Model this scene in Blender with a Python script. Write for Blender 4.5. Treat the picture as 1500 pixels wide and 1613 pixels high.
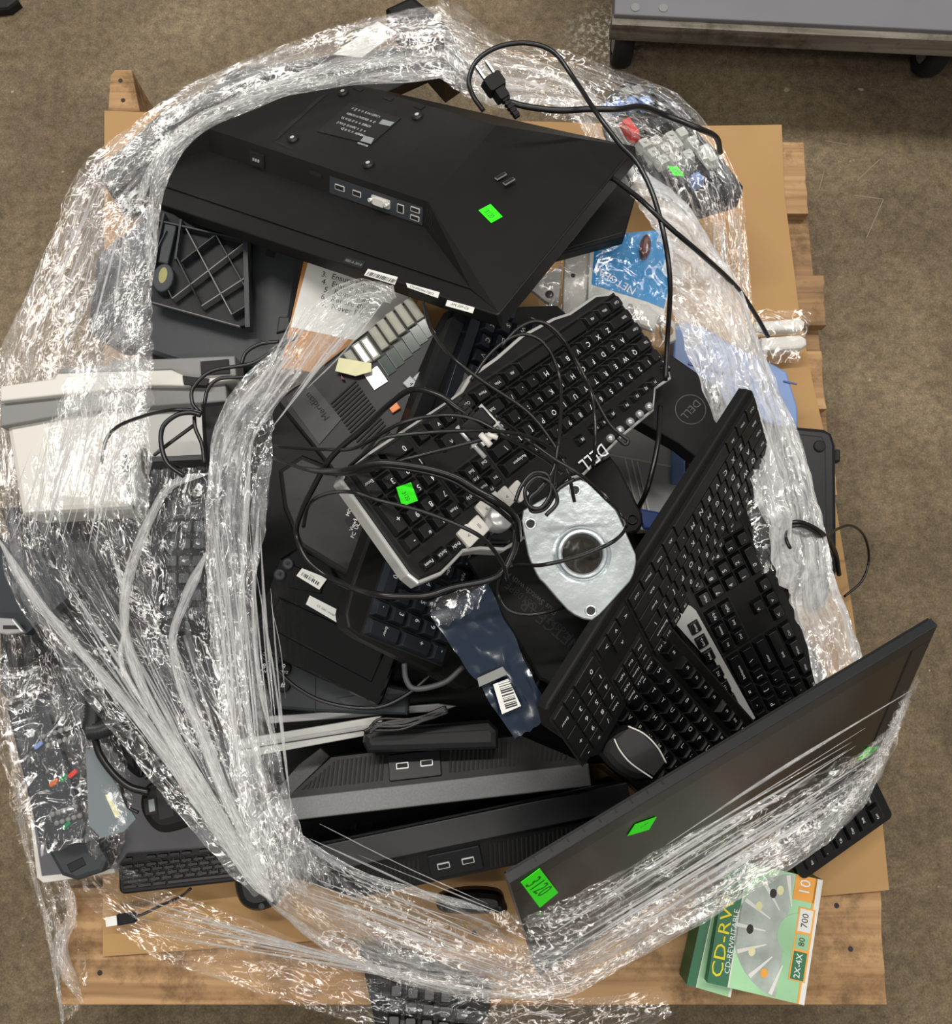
import bpy, bmesh, math, random
import numpy as np
from mathutils import Vector, Matrix, noise
for o in list(bpy.data.objects): bpy.data.objects.remove(o)
SC = bpy.context.scene; COL = SC.collection
# ---------------------------------------------------------------- camera, light, exposure
FPX, TILT, CAMH, CX, CY = 1500.0, math.radians(10), 1.5, 750.0, 806.5
cam = bpy.data.cameras.new('camera'); camo = bpy.data.objects.new('camera', cam); COL.objects.link(camo)
cam.sensor_fit = 'HORIZONTAL'; cam.sensor_width = 36; cam.lens = 36*FPX/1500; cam.clip_start = .02
camo.location = (0, 0, CAMH); camo.rotation_euler = (TILT, 0, 0); SC.camera = camo
w = bpy.data.worlds.new('world'); SC.world = w; w.use_nodes = True
w.node_tree.nodes['Background'].inputs[0].default_value = (1, .97, .93, 1)
w.node_tree.nodes['Background'].inputs[1].default_value = .24
def lamp(x, y, z, sx, sy, rz, e):
    l = bpy.data.lights.new('ceiling_tube_light', 'AREA'); l.shape = 'RECTANGLE'; l.size = sx; l.size_y = sy
    l.energy = e; l.color = (1, .965, .91)
    o = bpy.data.objects.new('ceiling_tube_light', l); COL.objects.link(o); o.location = (x, y, z); o.rotation_euler = (0, 0, rz)
lamp(-1.3, 1.9, 4.2, 2.4, .14, .1, 110)
lamp(1.6, 2.2, 4.2, 2.4, .14, .1, 70)
lamp(-.6, -1.6, 4.2, 2.4, .14, .1, 50)
lamp(2.2, -1.0, 4.2, 2.4, .14, .1, 36)
SC.view_settings.view_transform = 'Standard'; SC.view_settings.look = 'None'; SC.view_settings.gamma = 1
SC.view_settings.exposure = 0.0
SC.cycles.transparent_max_bounces = 16; SC.cycles.max_bounces = 8; SC.cycles.caustics_reflective = False; SC.cycles.caustics_refractive = False
# ---------------------------------------------------------------- pixel rays
CP = Vector((0, 0, CAMH)); FW = Vector((0, math.sin(TILT), -math.cos(TILT))); UP = Vector((0, math.cos(TILT), math.sin(TILT)))
def ray(px, py): return Vector((1, 0, 0))*((px-CX)/FPX) + UP*((CY-py)/FPX) + FW
def P(px, py, z):
    d = ray(px, py); return CP + d*((z-CAMH)/d.z)
def proj(p):
    d = p-CP; k = d.dot(FW); return (CX+FPX*d.x/k, CY-FPX*d.dot(UP)/k)
class Frame:
    def __init__(s, M, w=0, h=0, t=0):
        s.T = M; s.t = t; s.M = M @ Matrix.Translation((0, 0, -t)); s.w = w; s.h = h; s.I = s.M.inverted()
    def L(s, px, py, z=None):
        z = s.t if z is None else z
        o = s.I @ CP; d = s.I.to_3x3() @ ray(px, py); q = o + d*((z-o.z)/d.z); return Vector((q.x, q.y, z))
    def L2(s, px, py, z=None): q = s.L(px, py, z); return (q.x, q.y)
    def poly(s, pts, z=None): return [s.L2(a, b, z) for a, b in pts]
def fit(quad, zc, t=0., prior=(0, 0), wt=60., free=False):
    """rigid rectangle whose top face projects on quad (BL, BR, TR, TL seen in its own frame), centre height zc"""
    C = [P(x, y, zc) for x, y in quad]
    ex = (C[1]-C[0]+C[2]-C[3])/2; ey = (C[3]-C[0]+C[2]-C[1])/2; c = (C[0]+C[1]+C[2]+C[3])/4
    v = np.array([c.x, c.y, math.atan2(ex.y, ex.x), prior[0], prior[1], ex.length, ey.length])
    def mat(v):
        return Matrix.Translation((v[0], v[1], zc)) @ Matrix.Rotation(v[3], 4, 'X') @ Matrix.Rotation(v[4], 4, 'Y') @ Matrix.Rotation(v[2], 4, 'Z')
    def res(v):
        M = mat(v); r = []
        for (sx, sy), (qx, qy) in zip(((-.5, -.5), (.5, -.5), (.5, .5), (-.5, .5)), quad):
            x, y = proj(M @ Vector((sx*v[5], sy*v[6], 0))); r += [x-qx, y-qy]
        return np.array(r+[(v[3]-prior[0])*wt, (v[4]-prior[1])*wt])
    lam = 1.
    r = res(v)
    for it in range(60):
        J = np.zeros((len(r), 7))
        for k in range(7):
            d = v.copy(); d[k] += 1e-5; J[:, k] = (res(d)-r)/1e-5
        A = J.T@J; st = np.linalg.solve(A+lam*np.diag(np.diag(A)+1e-9), -J.T@r); n = v+st; rn = res(n)
        if rn@rn < r@r: v, r, lam = n, rn, lam*.3
        else: lam *= 4
    M = mat(v) @ Matrix.Translation((-v[5]/2, -v[6]/2, 0)); f = Frame(M, v[5], v[6], t)
    f.err = float(np.abs(r[:8]).max()); f.tx, f.ty = math.degrees(v[3]), math.degrees(v[4]); return f
def frame3(o, a, b, t=0.):
    """frame from three (px, py, z): origin, x end, y end"""
    O, A, B = P(*o), P(*a), P(*b); ex = (A-O); w = ex.length; ex.normalize(); ey = (B-O); ey -= ex*ey.dot(ex); h = ey.length; ey.normalize(); ez = ex.cross(ey)
    M = Matrix(((ex.x, ey.x, ez.x, O.x), (ex.y, ey.y, ez.y, O.y), (ex.z, ey.z, ez.z, O.z), (0, 0, 0, 1))); return Frame(M, w, h, t)
def flat(px, py, z, rz=0., t=0.):
    return Frame(Matrix.Translation(P(px, py, z)) @ Matrix.Rotation(rz, 4, 'Z'), 0, 0, t)
# ---------------------------------------------------------------- materials
def sr(r, g, b):
    f = lambda c: (c/255/12.92) if c <= 10 else ((c/255+.055)/1.055)**2.4
    return (f(r), f(g), f(b), 1)
MATS = {}
def mat(name, col, rough=.45, metal=0., bump=0., scale=400., spec=.5, vary=0., vscale=12., emis=0., coat=0.):
    m = bpy.data.materials.new(name); m.use_nodes = True; N = m.node_tree.nodes; K = m.node_tree.links; b = N['Principled BSDF']
    b.inputs['Base Color'].default_value = col; b.inputs['Roughness'].default_value = rough; b.inputs['Metallic'].default_value = metal
    b.inputs['Specular IOR Level'].default_value = spec; b.inputs['Coat Weight'].default_value = coat
    tc = N.new('ShaderNodeTexCoord')
    if bump:
        n = N.new('ShaderNodeTexNoise'); n.inputs['Scale'].default_value = scale; n.inputs['Detail'].default_value = 3
        K.new(tc.outputs['Object'], n.inputs['Vector'])
        u = N.new('ShaderNodeBump'); u.inputs['Strength'].default_value = bump; u.inputs['Distance'].default_value = .001
        K.new(n.outputs['Fac'], u.inputs['Height']); K.new(u.outputs['Normal'], b.inputs['Normal'])
    if vary:
        n = N.new('ShaderNodeTexNoise'); n.inputs['Scale'].default_value = vscale; n.inputs['Detail'].default_value = 5
        K.new(tc.outputs['Object'], n.inputs['Vector'])
        r = N.new('ShaderNodeValToRGB'); r.color_ramp.elements[0].position = .3; r.color_ramp.elements[1].position = .7
        r.color_ramp.elements[0].color = [c*(1-vary) for c in col[:3]]+[1]; r.color_ramp.elements[1].color = [min(1, c*(1+vary)) for c in col[:3]]+[1]
        K.new(n.outputs['Fac'], r.inputs['Fac']); K.new(r.outputs['Color'], b.inputs['Base Color'])
    MATS[name] = m; return m
BLK = mat('black_plastic', sr(19, 19, 19), .42, spec=.35, bump=.15, scale=1500, vary=.25, vscale=9)
BLK2 = mat('matt_black_plastic', sr(15, 15, 16), .6, spec=.3, bump=.2, scale=1200)
SATIN = mat('satin_black_plastic', sr(24, 25, 27), .36, spec=.4, bump=.1, scale=1500)
GLOSS = mat('gloss_black_plastic', sr(10, 10, 11), .08, spec=.6)
KEYM = mat('black_key_plastic', sr(15, 15, 16), .33, bump=.1, scale=2500)
KEYM2 = mat('matt_key_plastic', sr(15, 15, 16), .5)
CHAR = mat('charcoal_plastic', sr(48, 51, 55), .5, bump=.25, scale=1500)
CHAR2 = mat('blue_grey_plastic', sr(33, 38, 43), .48, bump=.15, scale=1500)
GREYP = mat('grey_plastic', sr(128, 128, 126), .5, bump=.2, scale=900)
SILVG = mat('grey_speckled_plastic', sr(118, 118, 118), .5, bump=.3, scale=900, vary=.12, vscale=400)
WHITE = mat('white_plastic', sr(214, 211, 203), .45)
WHITE2 = mat('off_white_plastic', sr(196, 195, 190), .5)
LGREY = mat('light_grey_plastic', sr(180, 181, 178), .5)
SILV = mat('silver_plastic', sr(190, 190, 190), .3, metal=.6)
PAPER = mat('white_paper', sr(226, 225, 220), .8)
INK = mat('black_print', sr(28, 28, 30), .6)
WINK = mat('white_print', sr(235, 238, 238), .5)
GINK = mat('grey_print', sr(140, 146, 148), .5)
GREEN = mat('fluorescent_green_sticker', sr(50, 255, 15), .55)
GREEND = mat('dark_green_print', sr(26, 120, 22), .6)
METAL = mat('connector_metal', sr(225, 225, 220), .3, metal=.45)
CHROME = mat('chrome_strip', sr(215, 215, 215), .18, metal=1.)
CABLE = mat('black_cable_sheath', sr(20, 20, 20), .3)
CABLEG = mat('grey_cable_sheath', sr(70, 72, 74), .45)
BLUE = mat('blue_plastic', sr(40, 72, 140), .35)
LBLUE = mat('pale_blue_plastic', sr(120, 146, 196), .4)
CYAN = mat('bright_blue_card', sr(22, 140, 205), .5)
RED = mat('red_plastic', sr(215, 45, 38), .4)
DRED = mat('dark_red_plastic', sr(90, 25, 22), .4)
ORANGE = mat('orange_plastic', sr(232, 140, 80), .45)
ORANGE2 = mat('deep_orange_plastic', sr(200, 96, 40), .45)
KGREY = mat('beige_grey_key', sr(150, 150, 136), .45)
KGREY2 = mat('pale_grey_key', sr(165, 170, 174), .4)
CREAM = mat('cream_paper', sr(228, 224, 180), .8)
RUBBER = mat('black_rubber', sr(17, 17, 17), .7)
BRASS = mat('yellow_metal', sr(140, 135, 60), .4)
YEL = mat('yellow_print', sr(235, 215, 20), .5)
DGREEN = mat('green_card', sr(10, 104, 62), .4)
ORC = mat('orange_card', sr(235, 160, 40), .4)
PCBG = mat('green_component', sr(20, 120, 70), .4)
def wood(name, col, dark):
    m = mat(name, col, .75); N = m.node_tree.nodes; K = m.node_tree.links; b = N['Principled BSDF']
    tc = N.new('ShaderNodeTexCoord'); mp = N.new('ShaderNodeMapping'); mp.inputs['Scale'].default_value = (2.2, 38, 38); K.new(tc.outputs['Object'], mp.inputs[0])
    n = N.new('ShaderNodeTexNoise'); n.inputs['Scale'].default_value = 1.6; n.inputs['Detail'].default_value = 8; n.inputs['Distortion'].default_value = .6; K.new(mp.outputs[0], n.inputs['Vector'])
    r = N.new('ShaderNodeValToRGB'); e = r.color_ramp.elements; e[0].position = .3; e[0].color = dark; e[1].position = .62; e[1].color = col
    K.new(n.outputs['Fac'], r.inputs[0])
    n2 = N.new('ShaderNodeTexNoise'); n2.inputs['Scale'].default_value = 9; n2.inputs['Detail'].default_value = 9; n2.inputs['Roughness'].default_value = .75; K.new(tc.outputs['Object'], n2.inputs['Vector'])
    r2 = N.new('ShaderNodeValToRGB'); r2.color_ramp.elements[0].position = .36; r2.color_ramp.elements[0].color = (.28, .24, .2, 1); r2.color_ramp.elements[1].position = .5; r2.color_ramp.elements[1].color = (1, 1, 1, 1)
    K.new(n2.outputs['Fac'], r2.inputs[0])
    mx = N.new('ShaderNodeMix'); mx.data_type = 'RGBA'; mx.blend_type = 'MULTIPLY'; mx.inputs['Factor'].default_value = .8
    K.new(r.outputs[0], mx.inputs['A']); K.new(r2.outputs[0], mx.inputs['B']); K.new(mx.outputs['Result'], b.inputs['Base Color'])
    u = N.new('ShaderNodeBump'); u.inputs['Strength'].default_value = .4; u.inputs['Distance'].default_value = .002; K.new(n.outputs['Fac'], u.inputs['Height']); K.new(u.outputs[0], b.inputs['Normal'])
    return m
WOOD = wood('weathered_pine', sr(188, 150, 106), sr(136, 100, 64)); WOOD2 = wood('dark_weathered_pine', sr(158, 124, 86), sr(104, 78, 52))
def film(name, base, dens, su, sv, rough=.12, bump=1.0, col=(.93, .93, .93, 1), thr=(.45, .68), cu=45., cv=150., gl=.1, gl2=1.0, lw=.03):
    """clear film: see-through, whitish where folds double up along U, plus crinkle facet reflections and glint lines painted into the gloss colour"""
    m = bpy.data.materials.new(name); m.use_nodes = True; N = m.node_tree.nodes; K = m.node_tree.links
    for n in list(N): N.remove(n)
    out = N.new('ShaderNodeOutputMaterial'); uv = N.new('ShaderNodeUVMap'); uv.uv_map = 'uv'
    def nz(a, b_, det, ro, dist):
        mp = N.new('ShaderNodeMapping'); mp.inputs['Scale'].default_value = (a, b_, 1); K.new(uv.outputs[0], mp.inputs[0])
        n = N.new('ShaderNodeTexNoise'); n.inputs['Scale'].default_value = 1; n.inputs['Detail'].default_value = det; n.inputs['Roughness'].default_value = ro; n.inputs['Distortion'].default_value = dist
        K.new(mp.outputs[0], n.inputs['Vector']); return n
    n1 = nz(su, sv, 5, .68, .8); n3 = nz(cu*.8, cv*.5, 4, .7, 1.5)
    r1 = N.new('ShaderNodeMapRange'); r1.inputs['From Min'].default_value = thr[0]; r1.inputs['From Max'].default_value = thr[1]; r1.inputs['To Min'].default_value = base; r1.inputs['To Max'].default_value = dens
    ave = N.new('ShaderNodeMath'); ave.operation = 'MULTIPLY_ADD'; ave.inputs[1].default_value = .65; K.new(n1.outputs['Fac'], ave.inputs[0])
    sc = N.new('ShaderNodeMath'); sc.operation = 'MULTIPLY'; sc.inputs[1].default_value = .35; K.new(n3.outputs['Fac'], sc.inputs[0]); K.new(sc.outputs[0], ave.inputs[2]); K.new(ave.outputs[0], r1.inputs['Value'])
    n2 = nz(cu, cv, 2.5, .55, 1.2)
    ad = N.new('ShaderNodeMath'); ad.operation = 'MULTIPLY_ADD'; ad.inputs[1].default_value = .6; K.new(n1.outputs['Fac'], ad.inputs[0]); K.new(n2.outputs['Fac'], ad.inputs[2])
    u = N.new('ShaderNodeBump'); u.inputs['Strength'].default_value = bump; u.inputs['Distance'].default_value = .012; K.new(ad.outputs[0], u.inputs['Height'])
    g = N.new('ShaderNodeBsdfGlossy'); g.inputs['Roughness'].default_value = rough; K.new(u.outputs[0], g.inputs['Normal'])
    n4 = nz(cu*.55, cv*.45, 3, .6, 1.8); s1 = N.new('ShaderNodeMath'); s1.operation = 'SUBTRACT'; s1.inputs[1].default_value = .5; K.new(n4.outputs['Fac'], s1.inputs[0])
    s2 = N.new('ShaderNodeMath'); s2.operation = 'ABSOLUTE'; K.new(s1.outputs[0], s2.inputs[0])
    s3 = N.new('ShaderNodeMapRange'); s3.inputs['From Min'].default_value = lw; s3.inputs['From Max'].default_value = lw*.4; s3.inputs['To Min'].default_value = 0; s3.inputs['To Max'].default_value = gl2; K.new(s2.outputs[0], s3.inputs['Value'])  # thin bright glint lines painted into the glossy colour by a noise mask
    n5 = nz(9, 22, 3, .6, .5); s4 = N.new('ShaderNodeMapRange'); s4.inputs['From Min'].default_value = .43; s4.inputs['From Max'].default_value = .53; K.new(n5.outputs['Fac'], s4.inputs['Value'])
    s5 = N.new('ShaderNodeMath'); s5.operation = 'MULTIPLY_ADD'; s5.inputs[2].default_value = gl; K.new(s3.outputs[0], s5.inputs[0]); K.new(s4.outputs[0], s5.inputs[1]); K.new(s5.outputs[0], g.inputs['Color'])
    u2 = N.new('ShaderNodeBump'); u2.inputs['Strength'].default_value = .6; u2.inputs['Distance'].default_value = .004; K.new(ad.outputs[0], u2.inputs['Height'])
    d = N.new('ShaderNodeBsdfDiffuse'); d.inputs['Color'].default_value = col; K.new(u2.outputs[0], d.inputs['Normal'])
    tl = N.new('ShaderNodeBsdfTranslucent'); tl.inputs['Color'].default_value = col
    m1 = N.new('ShaderNodeMixShader'); m1.inputs[0].default_value = .3; K.new(d.outputs[0], m1.inputs[1]); K.new(tl.outputs[0], m1.inputs[2])
    t = N.new('ShaderNodeBsdfTransparent'); t.inputs['Color'].default_value = (.96, .96, .96, 1)
    m3 = N.new('ShaderNodeMixShader'); K.new(r1.outputs[0], m3.inputs[0]); K.new(t.outputs[0], m3.inputs[1]); K.new(m1.outputs[0], m3.inputs[2])
    a = N.new('ShaderNodeAddShader'); K.new(m3.outputs[0], a.inputs[0]); K.new(g.outputs[0], a.inputs[1])
    K.new(a.outputs[0], out.inputs['Surface']); return m
FILM = film('clear_stretch_film', .0, .30, 5, 80, gl=.07, gl2=1.2, rough=.10)
FILMW = film('bunched_stretch_film', .02, .5, 6, 120, thr=(.42, .66), gl=.07, gl2=1.0, rough=.12)
FILMC = film('twisted_film_cord', .05, .7, 10, 420, thr=(.40, .6), gl=.07, gl2=.8, rough=.14, cv=300)
FILMR = film('roped_stretch_film', .2, .72, 8, 160, thr=(.38, .6), gl=.08, gl2=1.1, rough=.12)
FILML = film('loose_stretch_film', .0, .26, 6, 55, thr=(.48, .72), gl=.06, gl2=1.2, rough=.09)
BAG = film('clear_bag_film', .02, .25, 22, 22, rough=.06, thr=(.5, .75), cu=40, cv=40, gl=.07, gl2=1.1)
# ---------------------------------------------------------------- mesh helper
GL = {}
def glyphs(s):
    if s not in GL:
        c = bpy.data.curves.new('t', 'FONT'); c.body = s; c.size = 1; c.align_x = 'CENTER'; c.align_y = 'CENTER'; c.resolution_u = 2
        o = bpy.data.objects.new('t', c); COL.objects.link(o); dg = bpy.context.evaluated_depsgraph_get(); me = o.evaluated_get(dg).to_mesh()
        GL[s] = ([tuple(v.co) for v in me.vertices], [tuple(p.vertices) for p in me.polygons]); o.evaluated_get(dg).to_mesh_clear()
        bpy.data.objects.remove(o); bpy.data.curves.remove(c)
    return GL[s]
def rrect(x0, y0, x1, y1, r, n=4):
    r = min(r, abs(x1-x0)/2.01, abs(y1-y0)/2.01)
    if r <= 0: return [(x0, y0), (x1, y0), (x1, y1), (x0, y1)]
    o = []
    for cx, cy, a in ((x0+r, y0+r, 180), (x1-r, y0+r, 270), (x1-r, y1-r, 0), (x0+r, y1-r, 90)):
        for i in range(n+1):
            t = math.radians(a+90*i/n); o.append((cx+r*math.cos(t), cy+r*math.sin(t)))
    return o
def circ(cx, cy, r, n=20, ry=None): return [(cx+r*math.cos(2*math.pi*i/n), cy+(ry or r)*math.sin(2*math.pi*i/n)) for i in range(n)]
def area2(o): return sum(o[i-1][0]*o[i][1]-o[i][0]*o[i-1][1] for i in range(len(o)))
def inset(o, d):
    n = len(o); r = []
    for i in range(n):
        a, b, c = Vector(o[i-1]), Vector(o[i]), Vector(o[(i+1) % n]); u = (b-a); v = (c-b)
        if u.length < 1e-7 or v.length < 1e-7: r.append(tuple(b)); continue
        u.normalize(); v.normalize(); nn = Vector((-u.y-v.y, u.x+v.x)); l = nn.length
        if l < 1e-3: r.append(tuple(b)); continue
        nn /= l; k = d/max(.35, nn.dot(Vector((-u.y, u.x)))); r.append((b.x+nn.x*k, b.y+nn.y*k))
    return r
def cr(pts, n=8):
    """Catmull-Rom through points (any length tuples)"""
    p = [np.array(q, float) for q in pts]; p = [2*p[0]-p[1]]+p+[2*p[-1]-p[-2]]; o = []
    for i in range(1, len(p)-2):
        for k in range(n):
            t = k/n; o.append(.5*((2*p[i])+(-p[i-1]+p[i+1])*t+(2*p[i-1]-5*p[i]+4*p[i+1]-p[i+2])*t*t+(-p[i-1]+3*p[i]-3*p[i+1]+p[i+2])*t**3))
    o.append(p[-2]); return o
class MB:
    def __init__(s): s.v = []; s.f = []; s.m = []; s.ms = []; s.sm = []; s.X = None
    def mi(s, m):
        if m not in s.ms: s.ms.append(m)
        return s.ms.index(m)
    def add(s, vs, fs, m, smooth=False):
        b = len(s.v); i = s.mi(m)
        for v in vs:
            v = Vector(v); s.v.append(tuple(s.X @ v if s.X else v))
        for f in fs: s.f.append(tuple(b+k for k in f)); s.m.append(i); s.sm.append(smooth)
        return s
    def prism(s, o, z0, z1, m, ch=0., bot=True):
        if area2(o) < 0: o = o[::-1]
        n = len(o); rings = [[(x, y, z0) for x, y in o]]
        if ch:
            rings.append([(x, y, z1-ch) for x, y in o]); q = inset(o, ch*.35); rings.append([(x, y, z1-ch*.3) for x, y in q]); q = inset(o, ch)
            rings.append([(x, y, z1) for x, y in q])
        else: rings.append([(x, y, z1) for x, y in o])
        vs = sum(rings, []); fs = []
        for k in range(len(rings)-1):
            for i in range(n): j = (i+1) % n; fs.append((k*n+i, k*n+j, k*n+n+j, k*n+n+i))
        fs.append(tuple(range((len(rings)-1)*n, len(rings)*n)))
        if bot: fs.append(tuple(range(n))[::-1])
        return s.add(vs, fs, m)
    def box(s, x0, y0, z0, x1, y1, z1, m, ch=0., r=0.):
        x0, x1 = min(x0, x1), max(x0, x1); y0, y1 = min(y0, y1), max(y0, y1)
        return s.prism(rrect(x0, y0, x1, y1, r), z0, z1, m, ch)
    def taper(s, o0, z0, o1, z1, m, cap=True):
        if area2(o0) < 0: o0 = o0[::-1]; o1 = o1[::-1]
        n = len(o0); vs = [(x, y, z0) for x, y in o0]+[(x, y, z1) for x, y in o1]
        fs = [(i, (i+1) % n, n+(i+1) % n, n+i) for i in range(n)]
        if cap: fs += [tuple(range(n, 2*n)), tuple(range(n))[::-1]]
        return s.add(vs, fs, m)
    def lathe(s, cx, cy, prof, m, n=28):
        vs = []; fs = []; k = len(prof)
        for i in range(n):
            a = 2*math.pi*i/n
            for r, z in prof: vs.append((cx+r*math.cos(a), cy+r*math.sin(a), z))
        for i in range(n):
            j = (i+1) % n
            for q in range(k-1): fs.append((i*k+q, j*k+q, j*k+q+1, i*k+q+1))
        return s.add(vs, fs, m, True)
    def tube(s, pts, r, m, n=8, rib=0, caps=True, ry=None):
        pts = [Vector(p) for p in pts]; vs = []; fs = []; N_ = len(pts); up = Vector((0, 0, 1))
        for i, p in enumerate(pts):
            t = (pts[min(i+1, N_-1)]-pts[max(i-1, 0)]); t.normalize() if t.length else None
            a = t.cross(up)
            if a.length < .05: a = t.cross(Vector((1, 0, 0)))
            a.normalize(); b = a.cross(t); rr = r*(1+.18*(i % 2)) if rib else (r(i/(N_-1)) if callable(r) else r); r2 = rr if ry is None else ry
            for k in range(n):
                an = 2*math.pi*k/n; vs.append(p+a*math.cos(an)*rr+b*math.sin(an)*r2)
        for i in range(N_-1):
            for k in range(n): j = (k+1) % n; fs.append((i*n+k, i*n+j, i*n+n+j, i*n+n+k))
        if caps: fs += [tuple(range(n))[::-1], tuple(range((N_-1)*n, N_*n))]
        return s.add(vs, fs, m, True)
    def text(s, t, x, y, z, size, m, ang=0., sx=1.):
        V, F = glyphs(t); c, q = math.cos(ang), math.sin(ang)
        return s.add([(x+(a*sx*c-b*q)*size, y+(a*sx*q+b*c)*size, z) for a, b, _ in V], F, m)
    def mesh(s, name):
        me = bpy.data.meshes.new(name); me.from_pydata(s.v, [], s.f); me.update()
        for m in s.ms: me.materials.append(m)
        me.polygons.foreach_set('material_index', s.m); me.polygons.foreach_set('use_smooth', s.sm)
        if getattr(s, 'uvs', None):
            uv = me.uv_layers.new(name='uv')
            for l in me.loops: uv.data[l.index].uv = s.uvs[l.vertex_index]
        return me
    def build(s, name, parent=None, M=None, label=None, **kw):
        o = bpy.data.objects.new(name, s.mesh(name)); COL.objects.link(o)
        if parent: o.parent = parent
        if M is not None: o.matrix_basis = M
        if label: o['label'] = label
        for k, v in kw.items(): o[k] = v
        return o
def thing(name, label, cat, F=None, group=None):
    o = bpy.data.objects.new(name, None); COL.objects.link(o); o.empty_display_size = .02
    if F is not None: o.matrix_basis = F.M
    o['label'] = label; o['category'] = cat
    if group: o['group'] = group
    return o
def one(mb, name, label, cat, F=None, group=None):
    o = mb.build(name, None, F.M if F else None); o['label'] = label; o['category'] = cat
    if group: o['group'] = group
    return o
def sticker(parent, F, quad, z, txt='3120', lab='fluorescent green price sticker reading 3120', size=.5, ang=0., dirpx=None, ts=.42, sx=.72):
    q = [F.L2(a, b, z) for a, b in quad]; m = MB(); m.prism(q, z+.0002, z+.0008, GREEN)
    c = Vector(((q[0][0]+q[2][0])/2, (q[0][1]+q[2][1])/2)); e = Vector(q[1])-Vector(q[0]); f = Vector(q[3])-Vector(q[0])
    if dirpx:
        a, b = Vector(F.L2(*dirpx[0], z)), Vector(F.L2(*dirpx[1], z)); d = b-a; m.text(txt, (a.x+b.x)/2, (a.y+b.y)/2, z+.0010, d.length*ts, GREEND, math.atan2(d.y, d.x), sx)
    elif txt: m.text(txt, c.x, c.y, z+.0010, e.length*size, GREEND, math.atan2(e.y, e.x)+ang, .8)
    return m.build('price_sticker', parent, label=lab)
# ---------------------------------------------------------------- keyboards
KEYMESH = {}
def keymesh(w, h, z, leg, km, lm, style, ang=0.):
    k = (round(w, 4), round(h, 4), z, leg, km.name, lm.name, style)
    if k in KEYMESH: return KEYMESH[k]
    m = MB(); hw, hh = w/2, h/2
    if style == 'flat':
        m.prism(rrect(-hw+.0012, -hh+.0012, hw-.0012, hh-.0012, .0012, 2), 0, z, km, .0005, False); top = z; off = 0; tw, th = hw-.002, hh-.002
    else:
        tw, th = hw-.0032, hh-.0035; off = .0008
        o0 = rrect(-hw+.0006, -hh+.0006, hw-.0006, hh-.0006, .001, 2); o1 = rrect(-tw, -th+off, tw, th+off, .0018, 2)
        m.taper(o0, 0, o1, z-.0006, km, False); m.prism(o1, z-.0007, z, km, .0006, False); top = z
    if leg:
        big = len(leg) == 1
        s = (.0082 if big else .0046)*(1.15 if style == 'flat' else 1)
        m.text(leg, -tw*.35 if big else (0 if w < .025 else -tw*.3), th*.25+off if big else off, top+.0002, s, lm)
    me = m.mesh('key')
    KEYMESH[k] = me; return me
def rows_full():
    K = []
    def row(y, x, items):
        for it in items:
            if isinstance(it, (int, float)): x += it; continue
            t, wd = it if isinstance(it, tuple) else (it, 1); K.append((x, y, wd, 1, t)); x += wd
    row(5.4, 0, ['Esc', 1]+['F1', 'F2', 'F3', 'F4', .5, 'F5', 'F6', 'F7', 'F8', .5, 'F9', 'F10', 'F11', 'F12', .25, 'PrtSc', 'ScrLk', 'Pause'])
    row(4, 0, list('`1234567890-=')+[('Backspace', 2), .25, 'Ins', 'Home', 'PgUp', .25, 'Num', '/', '*', '-'])
    row(3, 0, [('Tab', 1.5)]+list('QWERTYUIOP[]')+[('\\', 1.5), .25, 'Del', 'End', 'PgDn', .25, '7', '8', '9'])
    row(2, 0, [('Caps', 1.75)]+list('ASDFGHJKL;')+["'", ('Enter', 2.25), 3.5, '4', '5', '6'])
    row(1, 0, [('Shift', 2.25)]+list('ZXCVBNM,./')+[('Shift', 2.75), 1.25, '^', 1.25, '1', '2', '3'])
    row(0, 0, [('Ctrl', 1.25), ('Win', 1.25), ('Alt', 1.25), ('', 6.25), ('Alt', 1.25), ('Win', 1.25), ('Menu', 1.25), ('Ctrl', 1.25), .25, '<', 'v', '>', .25, ('0', 2), '.'])
    K.append((21.5, 2, 1, 2, '+')); K.append((21.5, 0, 1, 2, 'Enter')); return K
def keyboard(name, label, F, zt=.022, km=None, lm=None, body=None, style='cap', mx=.012, my0=.016, my1=.014, kz=.008, bz=None, outline=None, group=None, rim=None, skip=None, cat='keyboard', cond=None, only=None, slim=False, pitch=None, wells=None):
    km = km or KEYM; lm = lm or WINK; body = body or BLK; root = thing(name, label, cat, F, group); w, h = F.w, F.h
    bz = F.t-kz; m = MB()
    o = outline or rrect(0, 0, w, h, .008)
    m.prism(o, 0, bz+.003, body, .003)
    m.build('case', root)
    if rim:
        r = MB(); r.prism(inset(o if area2(o) > 0 else o[::-1], -.0028), 0, bz+.0012, rim, .002); r.build('rim', root, label='silver rim around the keyboard')
    x0, y0 = mx, my0; pu = (w-2*mx)/22.5; pv = (h-my0-my1)/6.4
    for x, y, wd, ht, t in rows_full():
        if only and not only(x, y): continue
        if skip and skip(x, y, t): continue
        if slim and y > 5: y, ht = 5., .8
        me = keymesh(wd*pu, ht*pv, kz-.002, t, km, lm, style)
        k = bpy.data.objects.new('key', me); COL.objects.link(k); k.parent = root; k.location = (x0+(x+wd/2)*pu, y0+(y+ht/2)*pv, bz+.003)
    # dark wells round the key groups
    wl = MB()
    for a, b, c, d in wells or ((0, 0, 15, 5), (15.25, 0, 18.25, 1), (15.25, 3, 18.25, 5), (18.5, 0, 22.5, 5)):
        wl.box(x0+a*pu-.0015, y0+b*pv-.0015, bz+.0028, x0+c*pu+.0015, y0+d*pv+.0015, bz+.0033, RUBBER)
    wl.build('key_well', root)
    return root
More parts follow.
